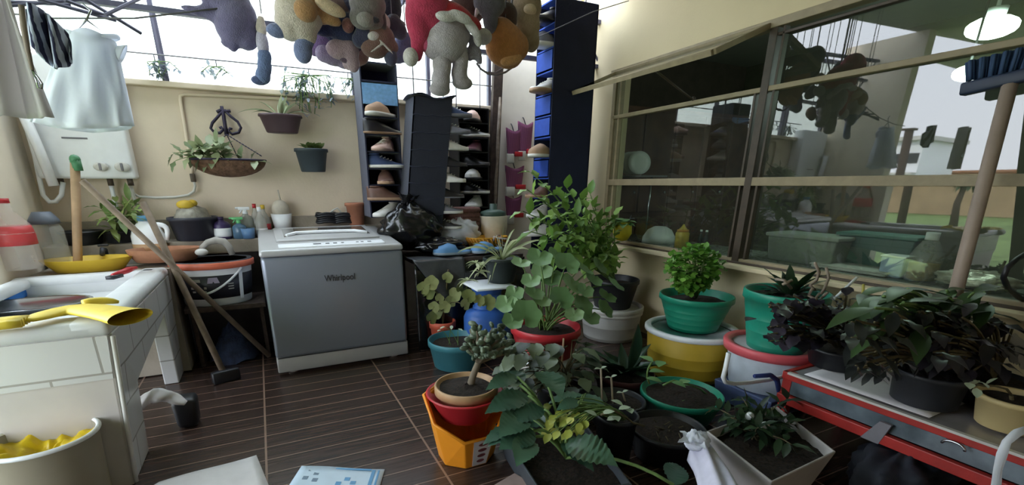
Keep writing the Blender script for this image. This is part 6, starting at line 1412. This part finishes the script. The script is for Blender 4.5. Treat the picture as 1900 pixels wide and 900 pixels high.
# pots on the shelf
def shelf_pot(name, label, px, py, rb, rt, h, m, depth=.85):
    p = oz(px, py, RZ); d = V((p.x, p.y, 0)).normalized() * rb; c_ = V((p.x + d.x, p.y + d.y, RZ + .006)); return pplant(name, label, c_, rb, rt, h, m, depth=depth), c_
def leafcloud(t, c_, pts, m, lw, seed, stem=M['stem'], yj=.2, droop=.5, nm='leaves'):
    R_ = random.Random(seed); g = MB(); gs = MB()
    for (x, y, yy) in pts:
        p = oy(x, y, yy + R_.uniform(-yj, yj)); 
        if p.x > 3.1: continue
        if p.z < RZ + .03: p.z = RZ + .03 + R_.random() * .05
        gs.tube(bez(c_, V(c_).lerp(p, .4) + V((0, 0, .12)), p, 6), .005, 5); a = R_.uniform(0, 6.28)
        g.leaf(p, (cos(a) * .7, sin(a) * .6 - .45, R_.uniform(-.35, .35)), lw[0] * R_.uniform(.7, 1.25), lw[1] * R_.uniform(.8, 1.2), droop, .2, 6, shape=.5, wave=.25)
    gs.build('stems', stem, t); return g.build(nm, m, t)
R_ = random.Random(29)
t, c_ = shelf_pot('purple_leaf_plant', 'dark crinkled purple leaved plant in a black pot, nearest the green pot', 1545, 692, .135, .172, .12, M['black'])
leafcloud(t, c_ + V((0, 0, .1)), [(R_.uniform(1425, 1580), R_.uniform(548, 640), 1.42) for _ in range(120)], L_['purple'], (.085, .07), 30, yj=.10)
g = MB()
for (x0_, y0_, x1_, y1_) in ((1380, 592, 1400, 590), (1405, 612, 1450, 604), (1432, 625, 1460, 612), (1425, 575, 1470, 570)): g.leaf(oy(x1_, y1_, 1.4), (oy(x0_, y0_, 1.38) - oy(x1_, y1_, 1.4)), .09, .05, .2, .2, 5)
g.build('outer_leaves', L_['purple'], t)
t, c_ = shelf_pot('purple_leaf_plant', 'dark leaved plant in a black pot in the middle of the shelf', 1705, 762, .13, .155, .17, M['dark'])
leafcloud(t, c_ + V((0, 0, .15)), [(R_.uniform(1580, 1770), R_.uniform(575, 690), 1.0) for _ in range(190)], leafmat('black_green_leaf', (30, 32, 34), (66, 70, 68), .35, .05), (.12, .04), 31, yj=.16, droop=.8)
MB().tube([oy(1596, 640, 1.25), oy(1602, 528, 1.25)], .007, 6).build('yellow_stake', mat('yellow_stem', (170, 160, 70), .6), t)
MB().tube([oy(1660, 580, 1.1), oy(1664, 615, 1.1), oy(1668, 650, 1.1)], .007, 6).build('tan_stem', mat('tan_stem', (150, 126, 92), .7), t)
t, c_ = shelf_pot('long_leaf_plant', 'plant with long arching green leaves along the window sill', 1738, 722, .13, .17, .16, M['black'])
lf = MB(); gs = MB()
for k in range(90):
    x, y = R_.uniform(1610, 1890), R_.uniform(535, 620); p = oy(x, y, 1.02 + R_.uniform(-.15, .12)); p.x = min(p.x, 3.08); b0_ = c_ + V((R_.uniform(-.05, .05), R_.uniform(-.05, .05), .14)); gs.tube(bez(b0_, b0_.lerp(p, .5) + V((0, 0, .15)), p, 6), .006, 5)
    lf.leaf(p, (R_.choice((-1, 1)) * .9, R_.uniform(-.5, .2), R_.uniform(-.1, .25)), .26, .07, .5, .2, 7)
gs.build('stems', M['gstem'], t); lf.build('leaves', leafmat('sill_leaf', (36, 62, 34), (84, 112, 68), .4), t)
t, c_ = shelf_pot('purple_leaf_plant', 'dark drooping plant at the right end, behind the cream pot', 1822, 762, .12, .15, .14, M['black'])
leafcloud(t, c_ + V((0, 0, .12)), [(R_.uniform(1720, 1930), R_.uniform(585, 690), .9) for _ in range(200)], L_['purple'], (.13, .05), 32, yj=.14, droop=.8)
g = MB()
for (x, y) in ((1880, 640), (1890, 668), (1870, 655)): g.roundleaf(oy(x, y, .78), (-.3, -1, .5), .05, .2, 5)
g.build('grey_leaves', leafmat('ash_leaf', (110, 110, 112), (150, 148, 148)), t)
p = oz(1856, 806, RZ); d = V((p.x, p.y, 0)).normalized() * .10
t = pplant('cream_pot', 'small cream pot with a pale trailing sprig at the right end', (p.x + d.x, p.y + d.y, RZ + .006), .098, .132, .15, mat('cream_pot_plastic', (206, 186, 134), .5, vary=.06), depth=.85)
g = MB(); gl = MB(); q_ = [oy(x, y, .66) for x, y in ((1878, 735), (1868, 722), (1845, 716), (1825, 716), (1810, 712))]; g.tube(q_, .005, 6); g.tube([oy(1880, 755, .66), oy(1876, 735, .66)], .008, 6)
for i, (x, y) in enumerate(((1806, 708), (1800, 716), (1812, 720), (1820, 708), (1828, 714), (1798, 710))): gl.leaf(oy(x, y, .65), (cos(i * 1.9), -.5, sin(i * 1.9)), .045, .032, .3, .2, 4)
g.build('stems', M['stem'], t); gl.build('leaves', L_['seed'], t)
# white strip, label and dark sacks below the shelf
t = thing('label_stick', 'white plastic plant label pushed into the green pot', 'plant label', oy(1568, 540, 1.5)); a, b_ = oy(1560, 543, 1.5), oy(1590, 515, 1.48)
MB().tube([a - V((0.0, -.03, .05)), a, b_], .008, 6).build('label_blade', M['white'], t)
t = thing('dark_sack', 'black sack slumped on the floor in front of the red shelf', 'sack', (oz(1675, 885, .08).x, oz(1675, 885, .08).y, 0)); g = MB()
q = oz(1640, 930, .1); q = oz(1675, 885, .08); bagmesh(g, (q.x, q.y, .125), (.34, .17, .135), 7.7); g.build('sack_body', mat('black_cloth', (26, 30, 42), .8, vary=.2, bump=.4, bscale=30), t)
t = thing('lace_edged_bag', 'dark bag with a white frilled edge at the lower right corner', 'bag', (2.3, .30, 0))
lq = oz(1930, 900, .2); g = MB(); bagmesh(g, (lq.x, lq.y - .02, .2), (.12, .10, .215), 9.1); g.build('bag_body', bpy.data.materials['black_cloth'], t)
ed = [oy(x, y, lq.y - .10) for x, y in ((1910, 794), (1886, 804), (1868, 820), (1858, 845), (1852, 870), (1848, 900), (1842, 935))]
MB().tube([p + V((.004 * sin(i * 3), 0, 0)) for i, p in enumerate(ed)], [.009, .012, .010, .012, .010, .012, .011], 8).build('frilled_edge', M['cotton'], t)
t = thing('blue_strap', 'dark blue strap tied around the bucket handle', 'strap', oy(1445, 700, 1.5))
MB().tube([oy(x, y, 1.54) for x, y in ((1400, 698), (1430, 696), (1442, 706), (1446, 730), (1452, 750))], [.012, .014, .016, .013, .008], 6).build('strap_band', mat('royal_blue', (40, 58, 120), .7), t)
t = thing('black_cable', 'black cable looped at the window sill on the right edge', 'cable', oy(1890, 500, .85))
MB().tube([oy(x, y, .9) for x, y in ((1905, 470), (1885, 482), (1868, 498), (1862, 515), (1870, 535), (1890, 552), (1905, 560))], .012, 8).build('cable_run', M['black'], t)
t = thing('broom', 'upside down broom with dark blue bristles leaning by the window', 'broom', ox(1795, 445, 3.2))
ba, bb2 = ox(1800, 440, 3.22), ox(1874, 158, 3.36)
low = ba + (ba - bb2) * .9; 
MB().tube([low, ba, bb2], .030, 12).build('handle', mat('brown_stick', (158, 140, 128), .6, vary=.1), t)
dd = (bb2 - ba).normalized()
MB().box(bb2 + dd * .03, (.06, .36, .06), rx=-.12).build('head_block', mat('blue_black', (36, 48, 74), .5), t, bevel=.01)
g = MB()
for k in range(60):
    y = -.17 + .34 * k / 59; g.tube([bb2 + dd * .05 + V((.02 * sin(k), y, 0)), bb2 + dd * .05 + V((.02 * sin(k) , y * 1.15, .11 - y * .12))], .008, 4)
g.build('bristles', mat('blue_bristle', (52, 76, 112), .8), t)

# ------------------------------------------------------------------ kitchen counter things seen through the panes
KZ = .884
def kx(px, py, x=3.95): return ox(px, py, x)
q = kx(1712, 500); r = 24 * mpp(q); h = kx(1712, 430).z - KZ
t = thing('oil_bottle', 'clear oil bottle half full of golden oil behind the window', 'bottle', (q.x, q.y, KZ))
MB().lathe([(r * .95, 0), (r, .02), (r, h * .55), (r * .5, h * .82), (r * .36, h * .86)], (q.x, q.y, KZ), 24).build('bottle_body', mat('clear_kitchen_bottle', (170, 176, 172), .1, alpha=.45), t)
MB().lathe([(r * .9, .01), (r * .92, h * .38), (.001, h * .38)], (q.x, q.y, KZ), 24).build('oil', mat('golden_oil', (190, 152, 50), .2), t)
MB().lathe([(r * .42, h * .85), (r * .42, h), (.001, h)], (q.x, q.y, KZ), 18).build('cap', M['white'], t)
q = kx(1660, 500); r = 19 * mpp(q)
t = thing('plastic_container', 'pale blue square container beside the oil bottle', 'container', (q.x, q.y, KZ))
hh = kx(1660, 476).z - KZ
MB().box((q.x, q.y, KZ + hh / 2), (r * 1.8, r * 2, max(.06, hh)), taper=.9).build('tub', mat('pale_blue_tub', (170, 190, 216), .4), t, bevel=.01)
MB().box((q.x, q.y, KZ + max(.06, hh) + .006), (r * 1.9, r * 2.1, .012)).build('lid', M['white'], t, bevel=.004)
q = kx(1222, 445); r = 30 * mpp(q)
t = thing('white_bowl', 'upturned white bowl behind the lower left pane', 'bowl', (q.x, q.y, KZ)); hh = max(.08, kx(1222, 420).z - KZ)
MB().lathe([(r, 0), (r * .96, hh * .35), (r * .7, hh * .8), (r * .35, hh), (.001, hh)], (q.x, q.y, KZ), 30).build('bowl_body', M['white'], t)
q = kx(1263, 460, 3.85); r = 12 * mpp(q); hh = kx(1266, 416, 3.85).z - KZ
t = thing('mustard_bottle', 'yellow squeeze bottle behind the lower left pane', 'bottle', (q.x, q.y, KZ))
MB().lathe([(r, 0), (r, hh * .62), (r * .8, hh * .7), (r * .85, hh * .72), (r * .3, hh * .9), (r * .15, hh), (.001, hh)], (q.x, q.y, KZ), 20).build('bottle_body', mat('mustard', (206, 176, 70), .4), t)
MB().lathe([(r * .86, hh * .68), (r * .86, hh * .76), (r * .8, hh * .78)], (q.x, q.y, KZ), 20).build('cap', mat('mustard_cap', (214, 150, 70), .4), t)
t = thing('dish_rack', 'wire dish rack on the kitchen counter holding white plates', 'rack', kx(1180, 330, 4.1)); q = kx(1180, 326, 4.1)
g = MB()
g.box((4.1, q.y, q.z - .01), (.4, .6, .02)); g.build('shelf_board', M['cord'], t, smooth=False)
for s in (-.26, .26): MB().tube([(4.1, q.y + s, KZ), (4.1, q.y + s, q.z)], .012, 6).build('leg', M['chrome'], t)
for k in range(3):
    pl = thing('plate', '%s white plate standing in the dish rack' % ('nearest', 'middle', 'farthest')[k], 'plate', (4.0, q.y - .06 * k, q.z), 'plates in the dish rack')
    g = MB().lathe([(.001, 0), (.08, .0), (.13, .02), (.132, .026), (.08, .01), (.001, .008)], (0, 0, 0), 28)
    c2_ = V((4.05, q.y + .08 - .08 * k, q.z + .135)); Mx = Euler((rad(78), 0, rad(-25))).to_matrix(); g.v = [c2_ + Mx @ p for p in g.v]; g.build('plate_body', M['white'], pl)
q = kx(1590, 500, 4.0)
t = thing('white_tray', 'long pale tray lying on the counter behind the rosette plant', 'tray', (q.x, q.y, KZ))
MB().box((q.x, q.y, KZ + .012), (.3, .5, .02)).box((q.x, q.y, KZ + .028), (.32, .52, .012)).build('tray_body', M['offwhite'], t, bevel=.006)
q = kx(1285, 440, 4.1)
for i, dy in enumerate((0, -.07)):
    t = thing('small_bottle', ('left' if i == 0 else 'right') + ' small dark bottle behind the mustard bottle', 'bottle', (4.1, q.y + dy - .1, KZ)); MB().lathe([(.025, 0), (.025, .09), (.011, .12), (.011, .15), (.001, .15)], (4.1, q.y + dy - .1, KZ), 16).build('bottle_body', M['dark'], t); MB().lathe([(.013, .15), (.013, .17), (.001, .17)], (4.1, q.y + dy - .1, KZ), 12).build('cap', M['white'], t)

q = kx(1815, 515, 3.95)
t = thing('foil_bundle', 'crumpled pale foil bundle on the counter right of the oil bottle', 'bundle', (q.x, q.y, KZ)); g = MB(); bagmesh(g, (q.x, q.y, KZ + .05), (.13, .20, .055), 4.4, .35); g.build('bundle_body', mat('pale_foil', (190, 186, 172), .35, metal=.3, vary=.3, scale=20, bump=.8, bscale=30), t)
q = kx(1500, 470, 4.05)
t = thing('storage_box', 'grey lidded box on the kitchen counter behind the right pane', 'box', (q.x, q.y, KZ))
MB().box((q.x, q.y, KZ + .10), (.3, .55, .20), taper=.92).build('box_body', mat('box_grey', (112, 118, 112), .5), t, bevel=.012)
MB().box((q.x, q.y, KZ + .215), (.33, .58, .03)).build('lid', mat('box_lid', (150, 156, 150), .5), t, bevel=.008)
q = kx(1650, 440, 4.3)
t = thing('storage_box', 'dark teal crate on the kitchen counter behind the oil bottle', 'box', (4.22, q.y, KZ))
MB().box((4.22, q.y, KZ + .12), (.24, .5, .24), taper=.95).build('box_body', mat('crate_teal', (44, 84, 78), .5), t, bevel=.012)
MB().box((4.22, q.y, KZ + .25), (.27, .53, .025)).build('lid', mat('crate_teal_rim', (70, 116, 108), .5), t, bevel=.008)
